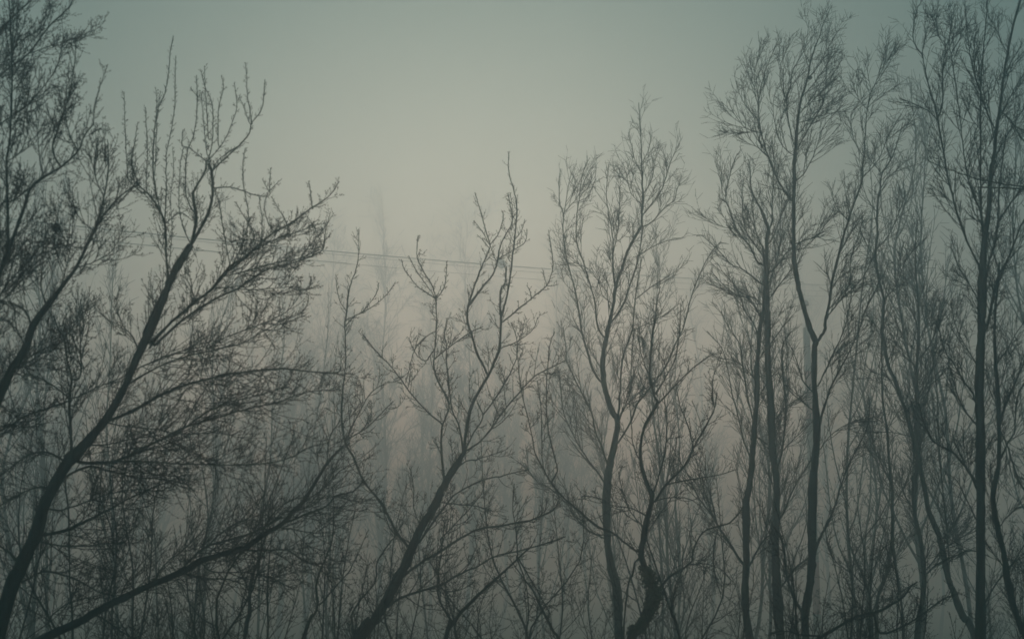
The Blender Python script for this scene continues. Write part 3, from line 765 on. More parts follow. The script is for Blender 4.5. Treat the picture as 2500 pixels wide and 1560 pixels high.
def right_trees():
    g = 'trees in the front row'
    lo = dict(lmul=0.75)
    t = Tree('bare_tree', 'slim double-forked trunk left of the twin dark trunks on the right', 23.0, 'fine',
             T('1830,1557 1822,1504 1819,1451 1822,1385 1822,1292 1822,1226 1832,1173 1838,1104 1842,1038 1848,972 1848,906 1853,826 1856,797 1866,750 1868,700 1866,640 1862,600',
               24, 22, 20, 17, 15, 12, 6), group=g, seed=7, bark=M_BARK2, dens=0.75, trunk_f0=0.5)
    limbs(t, [
        ('1816,1380 1793,1345 1769,1308 1753,1284 1740,1261 1716,1229 1700,1205 1680,1160 1655,1120', 10, 4),
        ('1745,1268 1730,1230 1718,1195 1708,1165 1700,1120', 6, 3), ('1750,1280 1742,1240 1732,1200 1724,1160 1722,1110', 6, 3),
        ('1753,1290 1742,1340 1745,1400 1760,1450', 5, 4, lo),
        ('1830,1380 1848,1345 1864,1319 1885,1300', 8, 6, lo), ('1830,1112 1814,1070 1801,1012 1787,959 1777,906 1763,853 1726,808', 6, 3, lo),
        ('1838,1025 1824,959 1811,879 1806,840 1779,800 1760,760', 6, 3, lo), ('1845,1065 1860,1075 1872,1086', 7, 6, lo),
        ('1853,826 1840,790 1820,760 1798,704 1766,665 1750,640', 5, 2.4, lo), ('1850,880 1880,840 1910,800 1935,770', 5, 3, lo),
        ('1848,930 1820,900 1790,880 1750,875', 4, 2.4, lo), ('1848,972 1870,940 1900,900', 4, 3, lo), ('1860,780 1835,740 1812,720', 4, 2.4, lo),
    ])
    t = Tree('bare_tree', 'straight dark trunk with a dense twiggy top left of the tall forked tree', 24.0, 'fine',
             T('1904,1544 1896,1425 1893,1345 1896,1239 1896,1173 1885,1091 1883,1012 1880,959 1875,879 1875,800 1875,784 1872,731 1872,665 1872,585 1877,564 1865,530 1859,514 1835,466 1832,420 1828,390',
               28, 26, 24, 21, 18, 16, 13, 11, 5, 2), group=g, seed=8, bark=M_BARK, dens=1.15, lmul=0.8, trunk_f0=0.5)
    limbs(t, [
        ('1864,696 1830,670 1806,654 1787,646 1748,606 1716,577 1700,577', 5.5, 2.4, lo),
        ('1867,649 1846,635 1832,604 1801,564 1790,538 1779,506 1771,482 1779,440 1790,400 1800,375', 6, 2.4, lo),
        ('1798,561 1771,556 1734,543 1700,527', 3.6, 2, lo), ('1771,482 1763,466 1761,421 1757,395', 3, 2, lo),
        ('1888,659 1912,628 1930,604', 6, 4, lo), ('1904,1266 1925,1221 1946,1176 1980,1123 1995,1090', 7, 4, lo),
        ('1904,1438 1938,1390 1973,1361', 7, 6, lo), ('1897,1150 1901,1131 1909,1104 1917,1038 1917,985 1909,879 1912,840 1933,808', 8, 4, lo),
        ('1909,1104 1930,1080 1973,1038', 4.6, 3.4, lo), ('1888,1028 1920,993 1965,961', 5, 3.4, lo),
        ('1877,564 1885,540 1885,506 1888,426 1885,395', 6, 2.4, lo), ('1872,620 1850,580 1840,530 1838,480', 5, 2.4, lo),
        ('1874,600 1895,560 1908,510 1905,450', 5, 2.4, lo), ('1872,700 1890,660 1905,600 1912,540', 5, 2.4, lo),
        ('1872,640 1845,600 1820,560 1812,500 1815,440', 5, 2.4, lo), ('1875,800 1850,760 1832,731 1798,704', 5, 3, lo),
        ('1872,740 1900,700 1930,660 1950,640', 5, 2.6, lo), ('1873,760 1845,730 1800,720 1760,690 1735,660', 5, 2.4, lo),
    ])
    t = Tree('bare_tree', 'tall forked tree whose windswept crown tops the gap on the right', 21.0, 'fine',
             T('1967,1557 1965,1504 1973,1451 1980,1398 1983,1345 1982,1266 1986,1160 1988,1144 1994,1065 1991,985 1988,932 1988,853 1991,834 1975,795 1959,739 1946,683 1938,625 1938,559 1938,493 1939,440 1939,400 1942,370 1946,317 1950,278 1957,238 1970,198 1978,159 1988,119 2002,87 2012,53 2031,16',
               28, 27, 26, 23, 20, 17, 15, 13, 12, 11, 9, 6, 4, 2), group=g, seed=9, bark=M_BARK, dens=0.9, wind=(0.30, 0, 0), trunk_f0=0.68)
    limbs(t, [
        ('1991,840 2012,808 2015,784 2025,739 2031,691 2047,625 2057,585 2073,532 2089,487 2105,440 2106,400 2109,384 2113,317 2118,265 2129,220 2150,190 2176,146 2195,115', 12, 2.2, lo),
        ('2129,220 2155,167 2166,119 2163,98', 3, 1.8, lo), ('2127,222 2118,172 2123,132', 3, 1.8, lo), ('2115,265 2094,238 2097,198 2089,172', 3, 1.8, lo),
        ('2106,380 2084,339 2078,278 2097,259 2123,230', 3.6, 2, lo), ('2105,434 2126,413 2150,380 2170,330 2200,280', 5, 2, lo),
        ('1933,490 1909,458 1888,416 1880,392 1869,365 1856,317 1852,265 1859,212 1872,164 1888,127 1904,93', 8, 2.2, dict(lmul=0.8)),
        ('1852,265 1844,225 1844,172 1859,127 1877,98', 4, 1.8, lo), ('1851,294 1819,257 1801,217 1798,196', 3.6, 1.8, lo),
        ('1856,325 1819,312 1793,280 1761,249', 3.6, 1.8, lo), ('1872,381 1838,349 1822,317 1820,280', 3.6, 1.8, lo),
        ('1938,352 1925,296 1921,246 1930,212 1935,172 1951,146 1967,111 1976,50', 6, 2, dict(lmul=0.8)), ('1921,246 1906,206 1906,159 1919,127', 4, 1.8, lo),
        ('1935,378 1906,349 1890,291 1888,251 1895,215', 4.4, 1.8, lo), ('1946,365 1980,304 2007,257 2015,212 2020,159 2028,120', 5.5, 1.8, dict(lmul=0.8)),
        ('1954,299 2017,280 2070,270', 3.6, 1.6, lo), ('1965,265 2004,225 2052,185', 3.6, 1.6, lo), ('1943,442 1965,421 1990,370 2007,317 2030,285 2065,251', 5, 1.8, lo),
        ('1952,278 1985,235 2010,200 2040,160', 4, 1.8, lo), ('1960,235 1990,200 2015,165 2045,120', 4, 1.8, lo), ('1972,195 2000,160 2020,120 2050,70', 3.6, 1.8, lo),
        ('1948,330 1975,295 2000,270 2040,240', 4, 1.8, lo), ('1941,596 1978,583 2012,575', 4.6, 3, lo), ('1941,610 1965,604 2000,570 2020,540 2040,500', 4, 2, lo),
        ('1986,1356 2004,1308 2023,1274 2041,1226 2057,1176 2070,1139 2107,1067 2121,1025 2121,969', 10, 3, dict(lmul=0.6)),
        ('1999,1051 2007,1012 2023,959 2044,914 2070,866 2097,808 2107,770 2134,717 2150,680', 9, 3, lo),
        ('1999,938 2017,901 2039,853 2062,800 2078,717 2076,638 2097,572 2105,540', 6, 2.4, lo), ('1986,959 1959,927 1949,893 1933,848', 6, 4, lo),
        ('2015,790 2023,770 2054,731 2105,680 2134,625 2150,590', 6, 2.4, lo), ('1980,998 1938,964 1915,940', 4, 3, lo),
        ('2031,700 2060,670 2100,650', 4, 2.4, lo), ('1956,1490 1925,1425 1917,1370 1912,1330 1903,1300', 10, 7, dict(lmul=0.4)),
        ('1938,480 1910,465 1885,455', 4, 2.4, lo), ('2047,625 2080,560 2085,520', 4, 2, lo), ('2070,540 2040,500 2030,460', 3.6, 2, lo),
        ('2118,265 2140,240 2165,215', 3, 1.6, lo), ('2020,760 2070,700 2090,680', 4, 2.4, lo), ('1999,1100 2030,1060 2080,1030 2130,1020', 4, 2.4, lo),
    ])
    t = Tree('bare_tree', 'leaning trunk that slants left from beside the thickest trunk at bottom right', 24.0, 'fine',
             T('2378,1552 2351,1504 2330,1451 2312,1398 2296,1319 2269,1253 2256,1184 2238,1104 2227,1065 2211,1006 2187,932 2169,893 2154,813 2154,797 2157,731 2144,678 2137,620 2142,572 2141,519 2148,466 2153,426 2175,390 2190,350 2205,300',
               20, 19, 17, 14, 12, 10, 8, 7, 5, 2.4), group=g, seed=10, bark=M_BARK, dens=0.8, lmul=1.15, wind=(0.15, 0, 0), base_x=0.8, trunk_f0=0.5)
    limbs(t, [
        ('2137,620 2140,609 2171,572 2200,506 2210,466', 5, 2.4, lo), ('2136,624 2120,605 2111,585 2100,560', 4, 2.4, lo),
        ('2157,731 2185,700 2210,640 2240,600', 4, 2.2, lo), ('2141,519 2120,490 2105,450', 4, 2, lo), ('2148,466 2170,430 2220,405', 4, 2, lo),
        ('2187,932 2150,915 2120,905', 4, 2.4, lo), ('2154,813 2135,790 2110,780', 3, 2, lo), ('2211,1006 2240,970 2262,920 2268,870', 5, 2.6, lo),
        ('2227,1065 2200,1060 2175,1055 2130,1055', 4, 2.4, lo), ('2171,960 2160,940 2110,918', 3, 2, lo),
        ('2312,1398 2317,1380 2312,1292 2304,1213 2298,1160 2296,1131 2291,1038 2288,959 2280,900', 7, 3.4, lo),
        ('2296,1319 2330,1280 2350,1240', 5, 3, lo), ('2175,390 2165,350 2170,310', 3, 1.8, lo), ('2153,426 2135,400 2125,370', 3, 1.8, lo),
    ])
    t = Tree('bare_tree', 'thin upright trunk parting in two low down, left of the slanting trunk', 26.0, 'fine',
             T('2140,1557 2142,1464 2161,1411 2177,1332 2179,1239 2177,1184 2170,1117 2166,1051 2156,985 2153,906 2153,826 2158,760 2165,700',
               12, 11, 11, 10, 8, 7, 5, 3), group=g, seed=11, bark=M_BARK, dens=0.9, trunk_f0=0.45)
    limbs(t, [('2180,1330 2187,1385 2200,1464 2206,1552 2212,1640', 9, 10, dict(lmul=0.3)),
              ('2177,1184 2150,1130 2130,1080 2120,1020', 5, 2.6), ('2179,1239 2210,1180 2230,1120 2236,1060', 5, 2.6), ('2166,1051 2190,1010 2215,990', 4, 2.4)])
    t = Tree('bare_tree', 'dark trunk rising straight between the slanting trunk and the thin parted one', 25.0, 'fine',
             T('2240,1552 2251,1464 2256,1406 2248,1319 2232,1247 2232,1173 2238,1144 2238,1065 2238,985 2238,906 2243,800 2243,757 2236,665 2235,600 2240,540',
               17, 15, 14, 13, 11, 10, 8, 5, 3), group=g, seed=12, bark=M_BARK, dens=1.3, lmul=0.85, trunk_f0=0.45)
    limbs(t, [('2238,906 2215,860 2205,820 2200,770', 5, 2.4), ('2238,985 2262,940 2275,900 2300,850', 5, 2.4), ('2238,880 2265,850 2290,800 2310,760', 5, 2.4),
              ('2232,1247 2205,1200 2195,1150', 5, 3), ('2256,1406 2290,1370 2310,1320 2340,1290', 6, 3), ('2243,800 2225,760 2210,700', 4, 2.2), ('2240,840 2260,790 2268,730', 4, 2.2),
              ('2252,1440 2225,1430 2200,1445 2170,1480', 5, 3), ('2262,1390 2300,1345 2350,1310 2394,1280', 5, 3)])
    t = Tree('bare_tree', 'thickest straight trunk near the right edge with many rising branches', 17.0, 'fine',
             T('2394,1557 2394,1398 2394,1266 2394,1160 2394,1065 2391,959 2394,853 2396,800 2396,744 2399,651 2404,585 2412,532 2417,466 2420,413 2428,370 2432,317 2441,265 2449,198 2460,132 2473,66 2491,0 2500,-40',
               30, 29, 28, 26, 24, 21, 17, 13, 10, 8, 7, 5), group=g, seed=13, bark=M_BARK, dens=0.95, wind=(0.1, 0, 0), trunk_f0=0.55)
    limbs(t, [
        ('2395,655 2388,643 2365,598 2343,540 2325,479 2309,408 2306,384 2296,331 2289,291 2280,251 2264,198 2256,159 2251,135 2232,106 2230,66 2238,26 2253,0', 10, 3, lo),
        ('2290,288 2301,251 2302,172 2309,119 2320,79 2325,30', 6, 2.4, lo),
        ('2290,296 2270,275 2240,258 2195,240', 4, 2.4, lo),
        ('2404,590 2396,532 2394,466 2394,400 2394,317 2394,225 2399,146 2404,93 2409,26 2410,-10', 8, 4, lo),
        ('2405,770 2409,665 2428,598 2436,546 2438,479 2447,400 2455,330', 10, 5, lo), ('2438,540 2470,493 2497,458 2530,430', 7, 4, lo),
        ('2408,800 2436,678 2449,654 2470,612 2489,559 2510,520', 10, 6, lo),
        ('2428,340 2415,285 2396,238 2378,172 2365,116 2360,60 2355,0', 6, 3, lo), ('2394,511 2372,466 2359,413 2351,357 2343,278 2333,206 2322,132 2317,101 2325,60 2330,10', 6, 2.6, lo),
        ('2385,990 2375,960 2354,932 2325,882 2312,866 2298,826 2285,780', 8, 3, lo), ('2383,1035 2373,1025 2349,991 2333,951 2317,893', 8, 4, lo),
        ('2385,1180 2378,1170 2351,1131 2325,1104 2291,1086 2272,1070 2253,1025 2243,985', 11, 5, lo), ('2386,1195 2365,1150 2340,1100 2325,1060', 6, 3, lo),
        ('2441,270 2465,291 2481,317 2500,344 2530,370', 6, 6, lo), ('2385,1270 2370,1240 2340,1180 2320,1160', 6, 3, lo),
        ('2400,1130 2410,1094 2431,1057', 6, 5, lo), ('2395,744 2370,700 2340,650 2320,600', 6, 3, lo), ('2392,900 2360,850 2335,800 2320,740', 6, 3, lo),
        ('2425,390 2460,330 2490,280 2520,240', 5, 3, lo), ('2436,300 2470,230 2500,180', 5, 3, lo), ('2432,320 2405,260 2400,200', 5, 2.6, lo),
        ('2394,225 2380,180 2378,120 2385,60', 4, 2.2, lo), ('2460,132 2440,90 2435,40', 4, 2.4, lo), ('2449,198 2470,150 2495,110', 4, 2.4, lo),
        ('2385,1345 2360,1345 2320,1362 2280,1380', 5, 3, lo), ('2405,560 2380,520 2365,470', 5, 3, lo), ('2394,317 2372,290 2350,240', 4, 2.2, lo),
        ('2251,135 2262,80 2275,30', 4, 2, lo), ('2309,119 2290,80 2285,30', 3.6, 2, lo), ('2322,132 2345,90 2350,40', 3.6, 2, lo),
    ])
    t = Tree('bare_tree', 'curved dark stem at the right edge that bends away from the thickest trunk', 16.5, 'fine',
             T('2505,1560 2497,1544 2470,1464 2457,1398 2452,1358 2436,1292 2425,1226 2425,1200 2433,1160 2439,1131 2439,1051 2436,959 2431,893 2428,826 2430,760 2436,691 2440,640',
               22, 20, 18, 15, 13, 9, 6), group=g, seed=14, bark=M_BARK, dens=0.95, wind=(0.1, 0, 0), base_x=0.4, trunk_f0=0.45)
    limbs(t, [
        ('2441,1038 2452,998 2470,953 2497,893 2530,830', 8, 5, lo), ('2444,1117 2462,1078 2478,1051 2481,985 2497,940 2530,900', 7, 4, lo),
        ('2441,1050 2462,1096 2481,1157 2497,1189 2530,1240', 6, 7, lo), ('2455,1390 2425,1350 2405,1320', 5, 4, lo),
        ('2425,1210 2420,1170 2418,1130', 5, 4, lo), ('2438,1000 2420,960 2410,930', 4, 3, lo), ('2440,660 2400,540 2386,437', 4, 3, lo),
        ('2530,462 2497,456 2444,449 2386,437 2314,413 2270,395', 6, 3.4, dict(lmul=0.5)),
        ('2431,893 2460,850 2490,800 2520,770', 5, 3, lo), ('2436,959 2455,900 2465,840', 4, 2.6, lo), ('2436,691 2460,640 2495,600', 5, 3, lo),
        ('2457,1398 2480,1370 2520,1350', 5, 3, lo), ('2436,1292 2470,1250 2510,1230', 5, 3, lo),
    ])

# ------------------------------------------------------------------ free-standing trees grown without tracing
def proto_tree(name, H, s, style, seed, stems=1, limbs_n=14, f0=0.25, ang=(0.35, 0.75), up=0.9, llen=0.34,
               r0=0.012, dens=1.0, lmul=1.0, bark=M_BARK2, spread=0.25, wob=0.05, each_limb=True):
    """root Empty at the origin > trunk or stem, limb, twigs; copied later"""
    global RNG
    RNG = np.random.default_rng(seed)
    root = bpy.data.objects.new(name, None); root.empty_display_size = 0.3
    COL.objects.link(root)
    tw_lines = []
    for k in range(stems):
        a = RNG.random() * 2 * math.pi
        Hk = H * (1.0 if k == 0 else 0.55 + 0.43 * RNG.random())
        n = 9
        z = np.linspace(0, Hk, n)
        lean = (spread * Hk * (0.25 + 0.75 * RNG.random())) if stems > 1 else 0.05 * Hk
        w = np.cumsum(RNG.standard_normal((n, 2)) * wob * Hk / n, axis=0); w[0] = 0
        f = (z / Hk) ** 0.8
        x = math.cos(a) * (0.25 * (stems > 1) + lean * f) + w[:, 0]
        y = math.sin(a) * (0.25 * (stems > 1) + lean * f) + w[:, 1]
        R = np.interp(z / Hk, [0, 0.04, 0.3, 0.7, 1], [1.6, 1.15, 0.85, 0.45, 0.12]) * r0 * Hk
        Q = resample(np.column_stack([x, y, z, R]), 3)
        Pt, Rt = Q[:, :3].copy(), Q[:, 3]
        Pt[0, 2] -= 0.25
        V, F = tubes(Pt[None], Rt[None], 7 if stems == 1 else 6, 0.05)
        mesh_obj('trunk' if stems == 1 else 'stem', V, F, bark, root)
        tw_lines.append((Pt, Rt))
        r = sample_on(Pt, Rt, Hk * (0.95 - f0) / max(limbs_n, 1), f0, 0.95)
        if r is None: continue
        p, t, fr, rad, tot = r
        L = llen * Hk * (1.15 - fr) * (0.6 + 0.6 * RNG.random(len(p)))
        A = ang[0] + (ang[1] - ang[0]) * RNG.random(len(p))
        P1, R1 = grow(p, t, L, np.minimum(rad * 0.62, 0.011 * L + 0.004), 9, A, up, 0.25, (0, 0, 0), 0.3)
        if each_limb:
            for i in range(len(P1)):
                V, F = tubes(P1[i:i + 1], R1[i:i + 1], 5)
                mesh_obj('limb', V, F, bark, root)
        else:
            V, F = tubes(P1, R1, 4)
            tag(mesh_obj('limbs', V, F, bark, root), kind='stuff')
        tw_lines += [(P1[i], R1[i]) for i in range(len(P1))]
    tw, bd = foliage(tw_lines, s, style, dens, lmul, f0=f0)
    tag(mesh_obj('twigs', tw[0], tw[1], M_TWIG, root), kind='stuff')
    if bd is not None:
        tag(mesh_obj('buds', bd[0], bd[1], M_BUD, root, smooth=False), kind='stuff')
    root['H'] = H
    return root

def plant(proto, first, x, top, d, label, cat, group, rot, wide=1.0, bx=0.0):
    """stand a copy so that its top reaches pixel (x, top) at distance d"""
    H = proto['H']
    p = W(x, top, d)
    X = p[0] + bx
    g = gz(X, d)
    sc = (p[2] - g) / H
    if first:
        o = proto
    else:
        o = proto.copy(); COL.objects.link(o)
        for ch in list(proto.children):
            c = ch.copy(); COL.objects.link(c); c.parent = o
    o.location = (X, d, g)
    o.rotation_euler = (0, 0, rot)
    o.scale = (sc * wide, sc * wide, sc)
    tag(o, label, cat, group)
    return o

ZONES = [(300, 'below the leaning left tree'), (650, 'under the long low left limb'), (900, 'left of the middle tree'),
         (1150, 'beneath the middle tree'), (1420, 'left of the pointed tree'),
         (1650, 'round the ivy-clad trunk'), (1850, 'left of the twin trunks'), (2060, 'by the tall forked tree'),
         (2300, 'among the slanting right stems'), (9999, 'by the thickest right trunk')]
def zone(x):
    for lim, z in ZONES:
        if x < lim: return z

ORD = 'first second third fourth fifth sixth seventh eighth ninth tenth eleventh twelfth'.split()
def nth(x, xs, what):
    z = zone(x)
    row = sorted(set(q for q in xs if zone(q) == z))
    return ('%s bare %s from the left, %s' % (ORD[row.index(x)], what, z)) if len(row) > 1 else 'only bare %s %s' % (what, z)

def thickets():
    protos = [proto_tree('hazel_bush', 9.5, 22 / FPX, 'wild', 200 + k, stems=4 + (k % 3), limbs_n=7, f0=0.3, ang=(0.35, 0.9), up=1.0,
                         llen=0.26, r0=0.0042, dens=0.55, lmul=0.9, bark=M_BARK, spread=0.38, wob=0.24) for k in range(4)]
    rng = random.Random(5)
    used = set()
    spots = []
    for k in range(20):
        x = -120 + 2740 * (k + 0.5) / 20 + rng.uniform(-25, 25)
        d = rng.choice([15.5, 17, 19, 21, 24, 27, 30, 33])
        base = float(np.interp(x, [0, 450, 700, 900, 1100, 1350, 1600, 2000, 2500], [930, 960, 1000, 1030, 1240, 1130, 1100, 1180, 1120]))
        spots.append((x, base + rng.uniform(-70, 170), d))
    for k in range(10):
        x = -100 + 2700 * (k + 0.5) / 10 + rng.uniform(-50, 50)
        spots.append((x, rng.uniform(1290, 1430), rng.uniform(14.5, 19)))
    for i, (x, top, d) in enumerate(spots):
        k = rng.randrange(4)
        q = protos[k]
        plant(q, k not in used, x, top, d, nth(x, [s[0] for s in spots], 'tangled bush'), 'bush',
              'bushes of the undergrowth', rng.uniform(0, 6.28), rng.uniform(0.85, 1.15))
        used.add(k)

def middle_trees():
    protos = [proto_tree('young_tree', 13.0, 34 / FPX, 'fine', 300 + k, stems=1, limbs_n=[16, 12, 20][k], f0=0.3, ang=(0.3, 0.6), up=[0.8, 1.1, 0.5][k],
                         llen=[0.32, 0.42, 0.26][k], r0=0.0034, dens=0.62, lmul=0.8, wob=0.16) for k in range(3)]
    protos.append(proto_tree('young_tree', 12.0, 34 / FPX, 'shoot', 310, stems=1, limbs_n=12, f0=0.25, ang=(0.3, 0.6), up=1.3,
                             llen=0.33, r0=0.003, dens=0.6, lmul=1.2, wob=0.14))
    rng = random.Random(9)
    used = set()
    #  x, top, distance, kind
    spots = [(2025, 330, 33, 3), (2165, 250, 38, 0), (2330, 220, 40, 0), (2440, 160, 36, 2), 
             (1720, 470, 40, 1), (1660, 560, 38, 0), (1610, 640, 44, 3), (1575, 690, 38, 3), (1800, 430, 38, 0),
             (1960, 620, 42, 1), (2062, 800, 38, 3),
             (1330, 800, 50, 3), (1505, 840, 42, 0), 
             (625, 690, 38, 3), (770, 700, 46, 3), (500, 560, 42, 0), (843, 820, 38, 3), 
             (190, 400, 36, 3), (236, 440, 38, 0), (90, 380, 38, 2), (390, 580, 38, 0),
             
             
             (1620, 950, 32, 2)]
    for i, (x, top, d, k) in enumerate(spots):
        q = protos[k]
        plant(q, k not in used, x, top, d, nth(x, [s[0] for s in spots], 'young tree'),
              'tree', 'young trees behind the front row', rng.uniform(0, 6.28), rng.uniform(0.8, 1.1))
        used.add(k)

def poplars():
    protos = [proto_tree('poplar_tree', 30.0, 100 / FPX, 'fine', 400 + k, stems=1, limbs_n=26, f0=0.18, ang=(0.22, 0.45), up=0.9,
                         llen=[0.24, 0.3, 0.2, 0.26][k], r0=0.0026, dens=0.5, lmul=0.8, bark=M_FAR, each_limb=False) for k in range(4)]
    rng = random.Random(3)
    used = set()
    spots = [(920, 488, 88, 0, 'tallest pale ghost of a poplar in the fog left of the middle tree'),
             (1145, 492, 90, 1, 'tall poplar faint in the fog behind the crown of the middle tree'),
             (1055, 575, 96, 2, 'faint poplar halfway between the two tallest ones in the fog'),
             (1300, 560, 88, 3, 'faint poplar in the fog just left of the pointed tree'),
             (760, 560, 86, 1, 'faint poplar in the fog at the tip of the left tree'),
             (700, 500, 88, 0, 'faint poplar rising behind the top of the left tree'),
             (840, 590, 92, 2, 'short faint poplar beside the tallest poplar in the fog')]
    for k in range(32):
        x = -150 + 2800 * (k + 0.5) / 32 + rng.uniform(-30, 30)
        if x > 1500 and k % 3: continue
        spots.append((x, rng.uniform(590, 700), rng.uniform(92, 118), rng.randrange(4), None))
    xs = [s[0] for s in spots if s[4] is None]
    spots = [s if s[4] else s[:4] + (nth(s[0], xs, 'faint far poplar'),) for s in spots]
    for x, top, d, k, lab in spots:
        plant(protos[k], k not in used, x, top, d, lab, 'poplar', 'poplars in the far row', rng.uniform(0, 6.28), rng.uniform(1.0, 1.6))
        used.add(k)

def saplings():
    g = 'saplings in the front row'
    sh = dict(style='bud', lmul=0.5)
    t = Tree('young_tree', 'thin straight sapling in front of the big leaning left trunk', 15.5, 'bud', T('178,1557 170,1425 169,1308 165,1230 160,1190 158,1120 150,1060', 7, 5, 3), group=g, seed=31, lmul=0.5, dens=0.8)
    t = Tree('young_tree', 'sapling under the low leaning limb at bottom left', 17.5, 'bud', T('598,1557 609,1499 609,1446 617,1406 635,1353 650,1300 660,1230', 13, 9, 4), group=g, seed=32, lmul=0.8)
    limbs(t, [('609,1446 590,1400 570,1350 560,1290', 5, 3), ('612,1430 640,1390 670,1360', 5, 3)])
    t = Tree('young_tree', 'wavy forked sapling left of the foot of the middle tree', 17.0, 'bud', T('741,1557 767,1501 775,1477 773,1419 794,1364 810,1319 815,1253 812,1190', 10, 6, 3), group=g, seed=33, lmul=0.5, dens=0.8)
    limbs(t, [('775,1477 786,1470 828,1422 855,1390 879,1340 900,1292', 6, 2.6, dict(lmul=0.5))])
    t = Tree('young_tree', 'kinked thin stem rising just left of the middle tree trunk', 18.0, 'bud', T('863,1557 858,1504 882,1462 916,1419 921,1372 951,1324 966,1308 985,1270', 7, 5, 3), group=g, seed=34, lmul=0.5, dens=0.8)
    t = Tree('young_tree', 'forked dark bush stem at the bottom right of the middle tree trunk', 17.0, 'bud',
             T('1090,1557 1100,1530 1130,1490 1180,1440 1225,1400 1263,1365 1300,1330', 13, 9, 4), group=g, seed=35, lmul=0.8)
    limbs(t, [('1104,1520 1075,1470 1068,1430 1073,1380 1080,1330 1085,1270', 8, 4), ('1263,1365 1285,1430 1290,1500 1282,1560', 5, 4), ('1265,1362 1310,1440 1345,1500', 5, 4),
              ('1263,1350 1260,1300 1252,1240 1255,1180', 5, 3)])
    t = Tree('young_tree', 'thin sapling leaning left below the ivy-clad tree', 19.0, 'bud',
             T('1378,1600 1350,1540 1320,1480 1300,1440 1270,1400 1235,1350', 9, 6, 3), group=g, seed=36, lmul=0.7)
    t = Tree('young_tree', 'sapling with crossing stems right of the ivy-clad trunk', 19.0, 'bud',
             T('1660,1557 1640,1500 1620,1440 1600,1380 1583,1330 1575,1290', 10, 6, 4), group=g, seed=37, lmul=0.7)
    limbs(t, [('1636,1490 1650,1430 1665,1390 1668,1330', 5, 3)])
    t = Tree('young_tree', 'dark low bough sweeping along the bottom right edge', 16.0, 'bud',
             T('2010,1600 2000,1560 2030,1540 2080,1510 2110,1500 2150,1490 2200,1460 2225,1430 2240,1420', 12, 9, 4), group=g, seed=38, lmul=0.8, dens=1.2)
    limbs(t, [('2000,1552 1960,1550 1920,1540 1880,1545', 7, 4), ('2110,1500 2090,1480 2050,1510', 4, 3), ('2150,1545 2200,1530 2250,1500 2290,1470 2330,1450', 8, 4)])
    t = Tree('young_tree', 'young multi-limbed stem between the tall forked tree and the thin parted trunk', 23.0, 'bud',
             T('2130,1557 2128,1500 2120,1440 2100,1390 2075,1330 2070,1270 2060,1200', 8, 6, 3), group=g, seed=39, lmul=0.7)
    limbs(t, [('2120,1440 2080,1400 2040,1370 2020,1330 2015,1280', 4, 3), ('2128,1500 2150,1440 2160,1380 2190,1300', 5, 3)])

